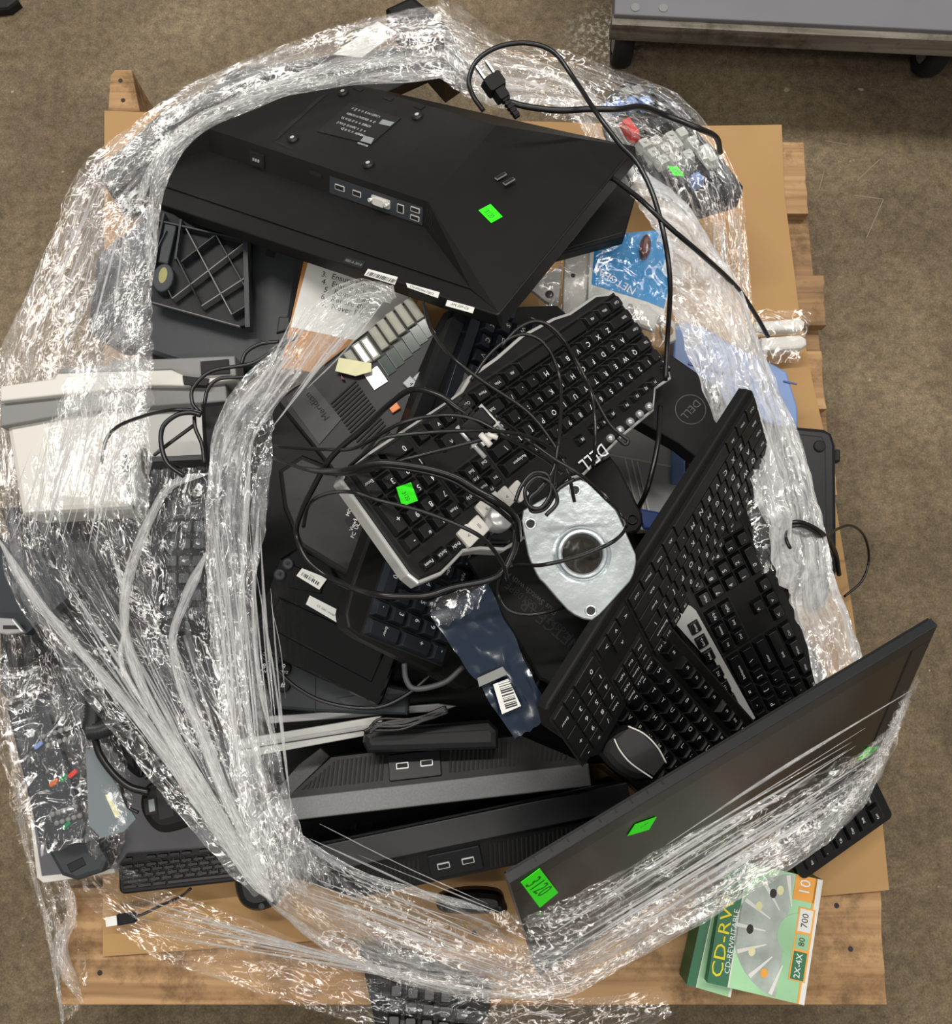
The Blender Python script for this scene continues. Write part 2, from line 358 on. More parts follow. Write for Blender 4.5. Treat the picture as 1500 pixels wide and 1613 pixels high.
def cable(name, label, pts, r=.0024, m=None, group=None, n=8, cat='cable', extra=None):
    q = [P(*p) for p in cr(pts, n)]; b = MB(); b.tube(q, r, m or CABLE)
    o = q[0]; b.v = [tuple(Vector(v)-o) for v in b.v]
    if extra is None:
        ob = b.build(name, None, Matrix.Translation(o)); ob['label'] = label; ob['category'] = cat
        if group: ob['group'] = group
        return ob
    root = thing(name, label, cat, Frame(Matrix.Translation(o)), group); b.build('cord', root); extra(root, o); return root
def fitkb(nm, corr, z, t, mx=.012, my0=.016, my1=.014, pitch=.01905, rz=0., wz=20., wt=10., prior=(0, 0)):
    """pose of a keyboard of true key pitch from the picture places of some of its keys (unit coordinates of rows_full)"""
    pts = [Vector((mx+u*pitch, my0+v*pitch, 0)) for _, _, u, v in corr]; px = np.array([(a, b) for a, b, _, _ in corr], float)
    c0 = sum((P(a, b, z) for a, b, _, _ in corr), Vector())/len(corr); l0 = sum(pts, Vector())/len(pts)
    def mt(v): return Matrix.Translation((v[0], v[1], v[5])) @ Matrix.Rotation(v[3], 4, 'X') @ Matrix.Rotation(v[4], 4, 'Y') @ Matrix.Rotation(v[2], 4, 'Z') @ Matrix.Translation(-l0)
    def res(v):
        M = mt(v); r = []
        for p, q in zip(pts, px): x, y = proj(M @ p); r += [x-q[0], y-q[1]]
        return np.array(r+[(v[5]-z)*wz, (v[3]-prior[0])*wt, (v[4]-prior[1])*wt])
    best = None
    for r0 in range(0, 360, 45):
        v = np.array([c0.x, c0.y, math.radians(r0), prior[0], prior[1], z]); lam = 1.; r = res(v)
        for it in range(60):
            J = np.zeros((len(r), 6))
            for k in range(6): d = v.copy(); d[k] += 1e-5; J[:, k] = (res(d)-r)/1e-5
            A = J.T@J; n = v+np.linalg.solve(A+lam*np.diag(np.diag(A)+1e-9), -J.T@r); rn = res(n)
            if rn@rn < r@r: v, r, lam = n, rn, lam*.3
            else: lam *= 4
        if best is None or r@r < best[0]: best = (r@r, v, r)
    _, v, r = best; M = mt(v); f = Frame(M, 22.5*pitch+2*mx, 6.4*pitch+my0+my1, t)
    c = [M @ Vector((a*f.w, b*f.h, 0)) for a, b in ((0, 0), (1, 0), (1, 1), (0, 1))]
    f.info = (nm, 'err', round(float(np.abs(r[:-3]).max()), 1), 'rms', round(float(np.sqrt((r[:-3]**2).mean())), 1), 'tilt', round(math.degrees(v[3])), round(math.degrees(v[4])), [(round(proj(q)[0]), round(proj(q)[1]), round(q.z, 2)) for q in c]); KBI.append(f.info); return f
KBI = []
K1C = [(628, 707, 19.5, .5), (590, 726, 21, .5), (614, 759, 21, 1.5), (652, 725, 19, 1.5), (674, 754, 19, 2.5), (656, 770, 20, 2.5), (693, 776, 19, 3.5), (672, 792, 20, 3.5), (654, 808, 21, 3.5), (714, 801, 19, 4.5), (673, 831, 21, 4.5), (647, 850, 22, 4.5), (614, 821, 22, 3), (585, 765, 22, 1), (667, 678, 17.75, .5), (688, 667, 16.75, .5), (705, 692, 16.75, 1.5), (761, 727, 15.75, 3.5), (742, 741, 16.75, 3.5), (721, 754, 17.75, 3.5), (779, 752, 15.75, 4.5), (761, 765, 16.75, 4.5), (953, 519, 2.75, 1.5), (938, 531, 3.75, 1.5), (923, 542, 4.75, 1.5), (907, 552, 5.75, 1.5), (962, 547, 3.25, 2.5), (943, 558, 4.25, 2.5), (996, 554, 2, 3.5), (980, 566, 3, 3.5), (812, 727, 14, 4.5)]
K3C = [(1165, 703, 2.75, 1.5), (1153, 724, 3.75, 1.5), (1139, 744, 4.75, 1.5), (1126, 765, 5.75, 1.5), (1113, 786, 6.75, 1.5), (1100, 808, 7.75, 1.5), (1087, 831, 8.75, 1.5), (1176, 712, 2.25, 2.5), (1163, 732, 3.25, 2.5), (1151, 752, 4.25, 2.5), (1113, 816, 7.25, 2.5), (1100, 838, 8.25, 2.5), (1087, 859, 9.25, 2.5), (1074, 879, 10.25, 2.5), (1184, 724, 2, 3.5), (1172, 744, 3, 3.5), (1147, 785, 5, 3.5), (1109, 850, 8, 3.5), (1083, 891, 10, 3.5), (1070, 914, 11, 3.5), (927, 1065, 19.5, .5), (939, 1063, 19, 1.5), (925, 1090, 20, 1.5), (911, 1112, 21, 1.5), (950, 1082, 19, 2.5), (935, 1109, 20, 2.5), (920, 1133, 21, 2.5), (957, 1095, 19, 3.5), (944, 1124, 20, 3.5), (892, 1137, 22, 1), (910, 1167, 22, 3), (970, 1116, 19, 4.5)]
K4C = [(1205, 920, 17.75, .5), (1218, 942, 16.75, .5), (1198, 957, 16.75, 1.5), (1227, 963, 15.75, .5), (1248, 1005, 14.4, .5), (1260, 1032, 13.2, .5), (1213, 1045, 13.8, 2.5), (1172, 1057, 14, 4.5), (1147, 957, 17.75, 3.5), (1126, 968, 17.75, 4.5), (1157, 980, 16.75, 3.5), (1137, 990, 16.75, 4.5), (1167, 1000, 15.75, 3.5), (1148, 1011, 15.75, 4.5), (1186, 875, 19.5, .5), (1169, 847, 21, .5), (1171, 902, 19, 1.5), (1160, 882, 20, 1.5), (1150, 862, 21, 1.5), (1152, 914, 19, 2.5), (1139, 894, 20, 2.5), (1131, 925, 19, 3.5), (1119, 906, 20, 3.5), (1111, 936, 19, 4.5), (1379, 1277, .6, .5), (1365, 1247, 1.9, .5), (1358, 1289, 1.1, 1.5)]
K5C = [(1015, 1118, 6.25, 2.5), (1030, 1134, 7.25, 2.5), (1001, 1102, 5.25, 2.5), (1014, 1076, 5, 3.5), (1028, 1092, 6, 3.5), (1043, 1108, 7, 3.5), (1057, 1123, 8, 3.5), (1046, 1150, 8.25, 2.5), (1085, 1153, 10, 3.5), (1100, 1167, 11, 3.5), (991, 1132, 5.75, 1.5), (1053, 1082, 6.5, 4.5), (1067, 1097, 7.5, 4.5), (1082, 1111, 8.5, 4.5), (1082, 1050, 7, 5.9), (1096, 1065, 8, 5.9), (1109, 1080, 9, 5.9), (1122, 1095, 10, 5.9), (1144, 1122, 11.5, 5.9), (1158, 1135, 12.5, 5.9)]
K2C = [(620, 913, 19.5, .5), (602, 957, 21, .5), (628, 968, 21, 1.5), (635, 943, 20, 1.5), (642, 917, 19, 1.5), (670, 923, 19, 2.5), (658, 953, 20, 2.5), (652, 980, 21, 2.5), (675, 990, 21, 3.5), (607, 992, 22, 1), (660, 1013, 22, 3), (693, 1030, 22, 4.5), (770, 512, 3.75, 1.5), (764, 537, 4.75, 1.5), (757, 559, 5.75, 1.5), (797, 515, 3.25, 2.5), (789, 538, 4.25, 2.5)]
# ---------------------------------------------------------------- floor, pallet, cardboard, cart
fm = mat('stained_concrete', sr(108, 95, 76), .75, vary=.0); N = fm.node_tree.nodes; K = fm.node_tree.links; b = N['Principled BSDF']
tc = N.new('ShaderNodeTexCoord')
def nz(sc, det, ro=.6):
    n = N.new('ShaderNodeTexNoise'); n.inputs['Scale'].default_value = sc; n.inputs['Detail'].default_value = det; n.inputs['Roughness'].default_value = ro; K.new(tc.outputs['Object'], n.inputs['Vector']); return n
def ramp(src, *st):
    r = N.new('ShaderNodeValToRGB'); e = r.color_ramp.elements
    e[0].position, e[0].color = st[0]; e[1].position, e[1].color = st[-1]
    for p, c in st[1:-1]: q = e.new(p); q.color = c
    K.new(src, r.inputs[0]); return r
def mul(a, b_, f=1., bt='MULTIPLY'):
    x = N.new('ShaderNodeMix'); x.data_type = 'RGBA'; x.blend_type = bt; x.inputs['Factor'].default_value = f; K.new(a, x.inputs['A']); K.new(b_, x.inputs['B']); return x.outputs['Result']
c1 = ramp(nz(3.2, 8).outputs['Fac'], (.3, sr(88, 75, 55)), (.5, sr(116, 101, 78)), (.72, sr(141, 126, 101)))
c2 = ramp(nz(60, 6, .8).outputs['Fac'], (.3, (.42, .4, .36, 1)), (.5, (.95, .94, .92, 1)), (.7, (1.45, 1.45, 1.4, 1)))
c3 = ramp(nz(320, 3, .7).outputs['Fac'], (.3, (.55, .52, .48, 1)), (.55, (1, 1, 1, 1)), (.72, (1.5, 1.5, 1.45, 1)))
o1 = mul(mul(c1.outputs[0], c2.outputs[0], .9), c3.outputs[0], .8)
# dried white spill beside the cart, pale flecks
sp = N.new('ShaderNodeVectorMath'); sp.operation = 'DISTANCE'; q = P(952, 62, 0); sp.inputs[1].default_value = (q.x, q.y, 0)
mp = N.new('ShaderNodeMapping'); mp.inputs['Location'].default_value = (q.x*(1-1), 0, 0); K.new(tc.outputs['Object'], sp.inputs[0])
rs = ramp(sp.outputs['Value'], (.015, (1, 1, 1, 1)), (.085, (0, 0, 0, 1)))
ns = ramp(nz(110, 5, .8).outputs['Fac'], (.5, (0, 0, 0, 1)), (.58, (1, 1, 1, 1)))
ms = mul(rs.outputs[0], ns.outputs[0])
wh = N.new('ShaderNodeMix'); wh.data_type = 'RGBA'; K.new(ms, wh.inputs['Factor']); K.new(o1, wh.inputs['A']); wh.inputs['B'].default_value = sr(190, 185, 172)
fl = ramp(nz(38, 2, .5).outputs['Fac'], (.74, (0, 0, 0, 1)), (.76, (1, 1, 1, 1)))
w2 = N.new('ShaderNodeMix'); w2.data_type = 'RGBA'; K.new(fl.outputs[0], w2.inputs['Factor']); K.new(wh.outputs['Result'], w2.inputs['A']); w2.inputs['B'].default_value = sr(160, 150, 130)
K.new(w2.outputs['Result'], b.inputs['Base Color'])
u = N.new('ShaderNodeBump'); u.inputs['Strength'].default_value = .35; u.inputs['Distance'].default_value = .002; K.new(c2.outputs[0], u.inputs['Height']); K.new(u.outputs[0], b.inputs['Normal'])
m = MB(); m.box(-3, -2.5, -.05, 3, 3.5, 0, fm); o = m.build('floor'); o['kind'] = 'structure'
# scratches scored in the floor
m = MB()
for a, c in (((1345, 308), (1392, 314)), ((1392, 314), (1365, 375)), ((1298, 270), (1290, 300)), ((1350, 285), (1385, 252)), ((1300, 222), (1335, 228))):
    A = P(*a, 0); C = P(*c, 0); d = (C-A).normalized(); n_ = Vector((-d.y, d.x, 0))*.0009
    m.add([A-n_+Vector((0, 0, .0006)), C-n_+Vector((0, 0, .0006)), C+n_+Vector((0, 0, .0006)), A+n_+Vector((0, 0, .0006))], [(0, 1, 2, 3)], MATS.get('chalk') or mat('chalk', sr(136, 124, 102), .9))
m.build('floor_scratches', bpy.data.objects['floor'])
# pallet
PF = frame3((95, 1583, .14), (1399, 1583, .14), (162, 205, .14), .14)
pal = thing('wooden_pallet', 'worn wooden pallet under the whole heap, boards showing along bottom and right', 'pallet', PF)
random.seed(4); W_, H_ = PF.w, PF.h
ys = [(.0, .148), (.165, .255), (.30, .39), (.43, .52), (.56, .65), (.69, .78), (.82, .91), (.95, 1.03)]
for i, (a, c) in enumerate(ys+[(H_-.14, H_-.02)]):
    if c > H_-.1 and i < len(ys): continue
    dx = 0 if i == 0 else random.uniform(-.012, .002); m = MB()
    dx -= .03*a/H_
    n = 7; e = [(W_+dx+random.uniform(-.0018, .0018), a+(c-a)*k/n) for k in range(n+1)]; l = [(random.uniform(-.0018, .0018), c-(c-a)*k/n) for k in range(n+1)]
    m.prism(e+l, .120, .14, WOOD if i % 3 != 1 else WOOD2, .0012)
    if i == 0:
        for x, y in ((W_-.06, .125), (W_-.045, .07), (.06, .1), (.05, .04), (W_/2, .09)): m.prism(circ(x, y, .0035, 8), .1401, .1408, INK)
    m.build('deck_board', pal)
for x in (.0, W_/2-.02, W_-.045):
    sk = -.03 if x > W_*.7 else 0; m = MB(); m.prism([(x+.004, .02), (x+.042, .02), (x+.042+sk, H_-.01), (x+.004+sk, H_-.01)], .018, .119, WOOD2 if x else WOOD, .001)
    m.build('stringer', pal)
for a in (.0, .4, .8, H_-.12):
    m = MB(); m.box(0, a, 0, W_, a+.1, .017, WOOD2); m.build('bottom_board', pal)
m = MB(); q = F0 = PF.poly([(176, 122), (183, 113), (209, 113), (222, 178), (172, 178)], .14); m.prism(q, .02, .145, WOOD, .001)
for px in ((190, 127), (194, 158)): m.prism(circ(*PF.L2(*px, .145), .0035, 8), .1451, .1458, INK)
m.build('corner_post', pal, label='splintered post end with nail heads')
# cardboard
CB = mat('brown_cardboard', sr(178, 140, 92), .8, bump=.1, scale=300, vary=.07, vscale=5)
CF = Frame(Matrix.Translation((0, 0, .149)), 0, 0, .008)
cp = CF.poly([(163, 172), (300, 176), (700, 185), (1100, 196), (1233, 194), (1237, 300), (1252, 420), (1262, 500), (1282, 600), (1300, 680), (1318, 790), (1345, 960), (1392, 1290), (1403, 1403), (1300, 1412), (900, 1450), (560, 1478), (300, 1498), (160, 1508)])
m = MB(); m.prism(cp, 0, .004, CB); one(m, 'cardboard_sheet', 'large flat brown cardboard sheet lying on the wooden pallet', 'cardboard', CF)
# cart
GPAINT = mat('grey_painted_board', sr(112, 112, 116), .55, vary=.06, vscale=6)
GF = frame3((968, 22, .20), (1500, 48, .20), (962, -90, .20), .20)
cart = thing('platform_cart', 'grey platform cart on black casters at the upper right of the floor', 'cart', GF)
m = MB(); m.box(0, 0, .165, GF.w+.4, .5, .20, GPAINT, .002)
for px in ((1001, 12), (1045, 13)): x, y = GF.L2(*px, .2); m.prism(circ(x, y, .007, 12), .2, .2012, GREYP)
m.build('platform', cart)
m = MB(); m.box(-.002, -.012, .157, GF.w+.4, .006, .192, wood('worn_grey_edge', sr(132, 126, 114), sr(86, 78, 66))); m.build('edge_board', cart, label='scuffed bare wood edge')
for px in (982, 1470):
    x, y = GF.L2(px, 52 if px < 1000 else 66, .055); m = MB(); X = Matrix.Translation((x, y, .055)) @ Matrix.Rotation(math.pi/2, 4, 'Y') @ Matrix.Rotation(0, 4, 'Z'); m.X = X
    m.lathe(0, 0, [(.0, -.016), (.030, -.016), (.034, -.014)], GREYP); m.lathe(0, 0, [(.034, -.016), (.05, -.016), (.055, -.008), (.055, .008), (.05, .016), (.034, .016), (0, .016)], RUBBER); m.X = None
    wh_ = m.build('caster_wheel', cart)
    k = MB(); k.box(x-.01, y+.02, .112, x+.055, y+.06, .165, METAL, .003); k.box(x+.02, y-.008, .05, x+.024, y+.05, .12, METAL); k.build('caster_bracket', cart)
m = MB(); a = GF.L2(975, 46, .15); c = GF.L2(1055, 60, .15); m.box(a[0], a[1], .148, c[0], c[1]+.0, .158, SILV, .001); m.build('corner_bracket', cart, label='metal corner bracket')
# low dark slab at the upper left corner of the floor
m = MB(); q = [(P(x, y, 0).x, P(x, y, 0).y) for x, y in ((-60, -50), (22, -50), (26, -5), (36, 12), (20, 24), (-60, 30))]; m.prism(q, 0, .02, RUBBER, .006)
one(m, 'dark_corner_slab', 'low dark slab at the upper left edge of the floor', 'base')
# ---------------------------------------------------------------- big monitor lying face down on top
DBG = []
def F_(nm, *a, **k):
    k.setdefault('wt', 700.); f = fit(*a, **k); DBG.append((nm, round(f.w, 3), round(f.h, 3), round(f.err, 1), round(f.tx), round(f.ty))); return f
def barcode(m, q0, q1, h, z, n=22, mm=INK):
    """bars from q0 to q1 in local plane, bar height h (vector across)"""
    a = Vector(q0); d = Vector(q1)-a; L_ = d.length; d.normalize(); nn = Vector((-d.y, d.x))*h; x = 0; random.seed(n)
    while x < L_:
        wd = random.choice((.0005, .0008, .0014)); p0 = a+d*x; p1 = a+d*min(L_, x+wd)
        m.add([(p0.x, p0.y, z), (p1.x, p1.y, z), (p1.x+nn.x, p1.y+nn.y, z), (p0.x+nn.x, p0.y+nn.y, z)], [(0, 1, 2, 3)], mm); x += wd+random.choice((.0006, .001, .0015))
_A, _B, _O = P(785, 497, .55), P(1003, 230, .482), P(245, 307, .318)
_y = _B-_A; _h = _y.length; _y.normalize(); _x = (_A-_O); _x -= _y*_x.dot(_y); _x.normalize(); _z = _x.cross(_y); _w = .66; _o = _A-_x*_w
MF = Frame(Matrix(((_x.x, _y.x, _z.x, _o.x), (_x.y, _y.y, _z.y, _o.y), (_x.z, _y.z, _z.z, _o.z), (0, 0, 0, 1))), _w, _h, .018)
mon = thing('monitor', 'large black monitor lying face down on top of the heap, ports and vents facing up', 'monitor', MF)
m = MB(); m.prism(rrect(0, 0, MF.w, MF.h, .004), 0, .018, BLK, .0015); m.box(.004, .004, -.006, MF.w-.004, MF.h-.004, .0, GLOSS); m.build('screen_frame', mon)
Lh = lambda x, y, z: tuple(MF.L(x, y, z))
hp, lo = .046, .0195
p1, p2, p3, p4 = Lh(330, 203, hp), Lh(675, 318, hp), Lh(782, 197, hp), Lh(540, 128, hp)
q2 = Lh(668, 357, lo); q1 = tuple(Vector(p1)+Vector(q2)-Vector(p2))
a0, o0, c0, d0, aq = (MF.w-.002, .004, .0182), (.004, .03, lo), (MF.w-.003, MF.h-.003, .0182), (.004, MF.h-.02, .0182), Lh(742, 455, lo)
p0 = Lh(250, 250, .03); dd = (.004, MF.h-.03, .03)
m = MB(); m.add([p1, p2, p3, p4, q1, q2, a0, o0, c0, d0, aq, dd], [(0, 1, 2, 3), (4, 5, 1, 0), (1, 6, 8, 2), (1, 5, 10, 6), (3, 2, 8, 9), (3, 9, 11, 0), (7, 4, 0, 11), (4, 7, 10, 5), (7, 11, 9)], BLK)
m.build('rear_housing', mon)
m = MB()
# plateau details: bracket slots, recess seams
for a in ((565, 140), (612, 155), (660, 168)): 
    x, y = MF.L2(*a, hp); m.X = Matrix.Translation((x, y, 0)) @ Matrix.Rotation(-.2, 4, 'Z'); m.box(-.008, -.0035, hp, .008, .0035, hp+.0006, RUBBER); m.build('mount_slot', mon); m = MB()
def seam(mm, F, a, c, z, w_=.0006, mt=None, z2=None):
    A, C = F.L(*a, z), F.L(*c, z if z2 is None else z2); d = (C-A).normalized(); n_ = Vector((-d.y, d.x, 0))*w_; u_ = Vector((0, 0, .0004))
    mm.add([A-n_+u_, C-n_+u_, C+n_+u_, A+n_+u_], [(0, 1, 2, 3)], mt or RUBBER)
seam(m, MF, (510, 150), (430, 222), hp, .004); seam(m, MF, (695, 205), (590, 285), hp, .0003); seam(m, MF, (432, 222), (462, 236), hp, .0015)
m.build('panel_seam', mon)
m = MB(); m.prism(MF.poly([(552, 162), (632, 187), (585, 228), (500, 208)], hp), hp, hp+.0008, SATIN); m.build('rating_plate', mon)
m = MB(); random.seed(3)
u = (Vector(MF.L2(632, 187, hp))-Vector(MF.L2(552, 162, hp))); ang = math.atan2(u.y, u.x)
for r, (x0, y0) in enumerate(((556, 172), (548, 180), (541, 187), (533, 194), (540, 204))):
    a = Vector(MF.L2(x0, y0, hp)); d = u.normalized()
    for k in range(9 - (r == 4)*2):
        c = a+d*(.0062*k); t = random.choice(('CE', 'FC', 'UL', 'O', 'TUV', '[]', 'A', 'R', 'EAC', 'D')); m.text(t, c.x, c.y, hp+.0012, random.choice((.0045, .0055)), WINK, ang, .8)
for q in ([(603, 189), (622, 194), (615, 200), (597, 196)], [(575, 215), (590, 219), (585, 228), (568, 223)]): m.prism(MF.poly(q, hp), hp+.0009, hp+.0012, GINK)
m.text('MONITOR', *MF.L2(572, 229, hp), hp+.0013, .004, WINK, ang); m.build('rating_print', mon)
for a in ((541, 147), (658, 184), (462, 220), (581, 260)):
    x, y = MF.L2(*a, hp); m = MB(); m.lathe(x, y, [(.0075, hp), (.0075, hp+.002), (.0045, hp+.004), (.003, hp+.0035), (0, hp+.0035)], SATIN); m.prism(circ(x, y, .0028, 8), hp+.0035, hp+.0042, METAL); m.build('mount_screw', mon)
# port wall frame: local X along wall, Y up the wall
Q1, Q2, P1 = Vector(q1), Vector(q2), Vector(p1); ex = (Q2-Q1).normalized(); ey = ((P1-Q1)-ex*(P1-Q1).dot(ex)).normalized(); ez = ex.cross(ey)
WM = Matrix(((ex.x, ey.x, ez.x, Q1.x), (ex.y, ey.y, ez.y, Q1.y), (ex.z, ey.z, ez.z, Q1.z), (0, 0, 0, 1))); WF = Frame(MF.M @ WM)
def onwall(a, c, nm, fn, lab=None):
    x0, y0 = WF.L2(*a, 0); x1, y1 = WF.L2(*c, 0); m = MB(); m.X = WM; fn(m, (x0+x1)/2, (y0+y1)/2, abs(x1-x0)); return m.build(nm, mon, label=lab)
wl_ = (P2 := (Vector(p2)-Q1)).length
def sock(m, x, y, w_, h_=.007, d=.0022, mm=METAL):
    m.box(x-w_/2, y-h_/2, -.001, x+w_/2, y+h_/2, d*.6, mm, .0004, .001); m.box(x-w_/2+.0012, y-h_/2+.0012, 0, x+w_/2-.0012, y+h_/2-.0012, d*.65, RUBBER)
def slots(m, F):
    pass
m = MB(); m.X = WM; a = WF.L2(518, 285, 0); c = WF.L2(664, 358, 0); zz = .012
x0 = WF.L2(520, 300, 0)[0]; x1 = WF.L2(666, 345, 0)[0]; m.box(x0, .001, -.0005, x1, .0215, .0006, CHAR); m.X = None; m.build('port_panel', mon, label='grey metal port panel')
yc = .0115
for px, wd, nm in ((536, .017, 'display_port'), (563, .0145, 'video_port'), (632, .011, 'usb_port')):
    x = WF.L2(px, 300 if px < 600 else 325, 0)[0]; m = MB(); m.X = WM; sock(m, x, yc, wd, .007 if px < 600 else .0105); m.build(nm, mon)
x = WF.L2(601, 312, 0)[0]; m = MB(); m.X = WM; m.box(x-.0155, yc-.0055, 0, x+.0155, yc+.0055, .002, METAL, .0004, .002); m.box(x-.0095, yc-.0045, .002, x+.0095, yc+.0045, .006, WHITE, .0006, .003)
for s_ in (-1, 1): m.lathe(x+s_*.013, yc, [(.0025, .002), (.0025, .008), (.0012, .008), (0, .007)], METAL)
m.build('video_connector', mon, label='white video connector with silver screws')
x = WF.L2(655, 328, 0)[0]
for yy in (.0065, .0160): m = MB(); m.X = WM; sock(m, x, yy, .0145, .0062); m.build('usb_port', mon)
x = WF.L2(406, 247, 0)[0]; m = MB(); m.X = WM; m.box(x-.0135, .002, 0, x+.0135, .020, .002, SATIN, .0008, .002); m.box(x-.011, .0035, .001, x+.011, .0185, .0023, RUBBER, 0, .004)
for s_ in (-.005, 0, .005): m.box(x+s_-.0008, .009, .002, x+s_+.0008, .0125, .004, METAL)
m.build('power_inlet', mon)
x = WF.L2(498, 268, 0)[0]; m = MB(); m.X = WM; m.box(x-.011, .0155, 0, x+.011, .0205, .001, RUBBER); m.build('lock_slot', mon)
# wedge vents, left vents
m = MB()
A, B_, C_ = Vector(p2), Vector(a0), Vector(q2)
for i in range(26):
    t = .02+.028*i; s0 = Vector(p2).lerp(Vector(a0), t); s1 = Vector(q2).lerp(Vector(aq), t*1.0); n_ = (Vector(q2)-Vector(p2)).cross(Vector(a0)-Vector(p2)).normalized(); n_ = -n_ if n_.z < 0 else n_
    s0 = s0.lerp(s1, .15); s1 = s0.lerp(s1, .75); e = (Vector(a0)-Vector(p2)).normalized()*.0009
    m.add([s0-e+n_*.0005, s0+e+n_*.0005, s1+e+n_*.0005, s1-e+n_*.0005], [(0, 1, 2, 3)], RUBBER)
m.build('vent_slots', mon)
m = MB()
for i in range(9):
    t = i/9; x, y = 262+i*7, 250-i*4
    A = MF.L(x, y-9, .036); C = MF.L(x-2, y+8, .024); e = Vector((.0011, 0, 0)); u_ = Vector((0, 0, .004)); m.add([A-e+u_, A+e+u_, C+e+u_, C-e+u_], [(0, 1, 2, 3)], RUBBER)
m.build('side_vent', mon)
zz = lambda x: .0182+(hp-.0182)*max(0, min(1, (1003-x)/ (1003-740)))*.8
for a in ((790, 282), (803, 290)):
    z_ = .036; x, y = MF.L2(*a, z_); m = MB(); m.X = Matrix.Translation((x, y, z_+.003)) @ Matrix.Rotation(1.15, 4, 'Z'); m.box(-.007, -.0028, 0, .007, .0028, .0015, GREYP, .0003); m.box(-.0062, -.002, .0008, .0062, .002, .0018, RUBBER); m.build('side_usb_port', mon)
# labels on bottom bezel edge
EF = frame3((10, 0, 1), (20, 0, 1), (10, -10, 1)) if False else None
Zb = .0184
def strip(quad, mt, txt=None, bars=False, nm='barcode_label', lab=None):
    m = MB(); q = MF.poly(quad, .0182); m.prism(q, .0183, .0188, mt); e = Vector(q[1])-Vector(q[0]); f = Vector(q[3])-Vector(q[0]); c = Vector(q[0])+e*.5+f*.5
    if bars: barcode(m, Vector(q[0])+f*.12+e*.05, Vector(q[0])+f*.12+e*.95, f.length*.55, .019)
    if txt: m.text(txt, c.x, c.y+(f.length*.22 if bars else 0), .019, f.length*(.3 if bars else .55), INK if mt != RUBBER else GINK, math.atan2(e.y, e.x))
    return m.build(nm, mon, label=lab)
strip([(540, 414), (570, 424), (576, 413), (545, 405)], RUBBER, '002-A 2014', nm='bezel_print')
strip([(574, 434), (622, 449), (627, 437), (580, 424)], PAPER, None, True, lab='white barcode label')
strip([(642, 453), (690, 470), (693, 461), (640, 446)], PAPER, 'CN-0F524N-72872', False, lab='white serial label')
strip([(702, 482), (745, 494), (748, 485), (705, 473)], PAPER, 'S/N 22P-C6', False, lab='white serial label')
zs = .0345
q = [(753, 332), (770, 353), (791, 341), (774, 322)]
F2 = Frame(MF.M @ Matrix.Translation((0, 0, .0)), 0, 0, 0)
pn = [Vector(p2), Vector(a0), Vector(c0)]; nn = (pn[1]-pn[0]).cross(pn[2]-pn[0]).normalized()
ex = (pn[1]-pn[0]); ex = Vector((1, 0, -nn.x/nn.z)).normalized(); ey = nn.cross(ex)
SM = Matrix(((ex.x, ey.x, nn.x, pn[0].x), (ex.y, ey.y, nn.y, pn[0].y), (ex.z, ey.z, nn.z, pn[0].z), (0, 0, 0, 1))); SF = Frame(MF.M @ SM)
o = sticker(mon, SF, [(774, 352), (792, 342), (773, 322), (754, 332)], .0006, dirpx=((762, 329), (780, 347))); o.data.transform(SM)
# second monitor under it
M2 = F_('lower monitor', [(640, 418), (985, 377), (1003, 300), (700, 260)], .40, t=.02)
lm = thing('monitor', 'black monitor beneath the big face-down one, only its right corner showing', 'monitor', M2)
m = MB(); m.prism(M2.poly([(800, 400), (830, 410), (869, 404), (984, 373), (1003, 305), (995, 270), (900, 215), (820, 260)]), 0, .02, BLK2, .002); m.build('rear_cover', lm)
m = MB(); seam(m, M2, (870, 398), (982, 366), .0202, .0004, CHAR); m.build('edge_seam', lm)
# black hidden monitor back behind film at top
M3 = F_('film monitor', [(215, 250), (470, 130), (600, 40), (330, 120)], .20, t=.02)
hm = thing('monitor', 'black flat monitor showing darkly through the stretch film along the upper left', 'monitor', M3)
m = MB(); m.prism(M3.poly([(150, 270), (190, 330), (250, 340), (300, 270), (600, 150), (690, 110), (640, 70), (400, 105), (250, 180)]), 0, .02, BLK, .002); m.build('rear_cover', hm)
m = MB(); m.prism(M3.poly([(320, 175), (420, 135), (440, 150), (350, 190)]), .02, .03, SATIN, .002); m.build('bracket', hm)
BX = F_('speaker', [(625, 60), (700, 120), (735, 100), (665, 0)], .32, t=.05)
m = MB(); m.prism(BX.poly([(607, 10), (640, 60), (700, 128), (740, 100), (700, 30), (650, -10)]), 0, .05, BLK2, .008); one(m, 'speaker', 'black speaker wrapped in film at the top centre of the heap', 'speaker', BX)
CR = F_('card', [(540, 98), (572, 110), (628, 50), (600, 38)], .36, t=.002)
m = MB(); m.prism(CR.poly([(525, 85), (570, 90), (625, 50), (595, 33), (560, 60)]), 0, .0015, PAPER)
m.text('Lexar 2005 Basic', *CR.L2(590, 48), .0018, .009, INK, .5); one(m, 'paper_card', 'white printed card caught under film at the top', 'card', CR)
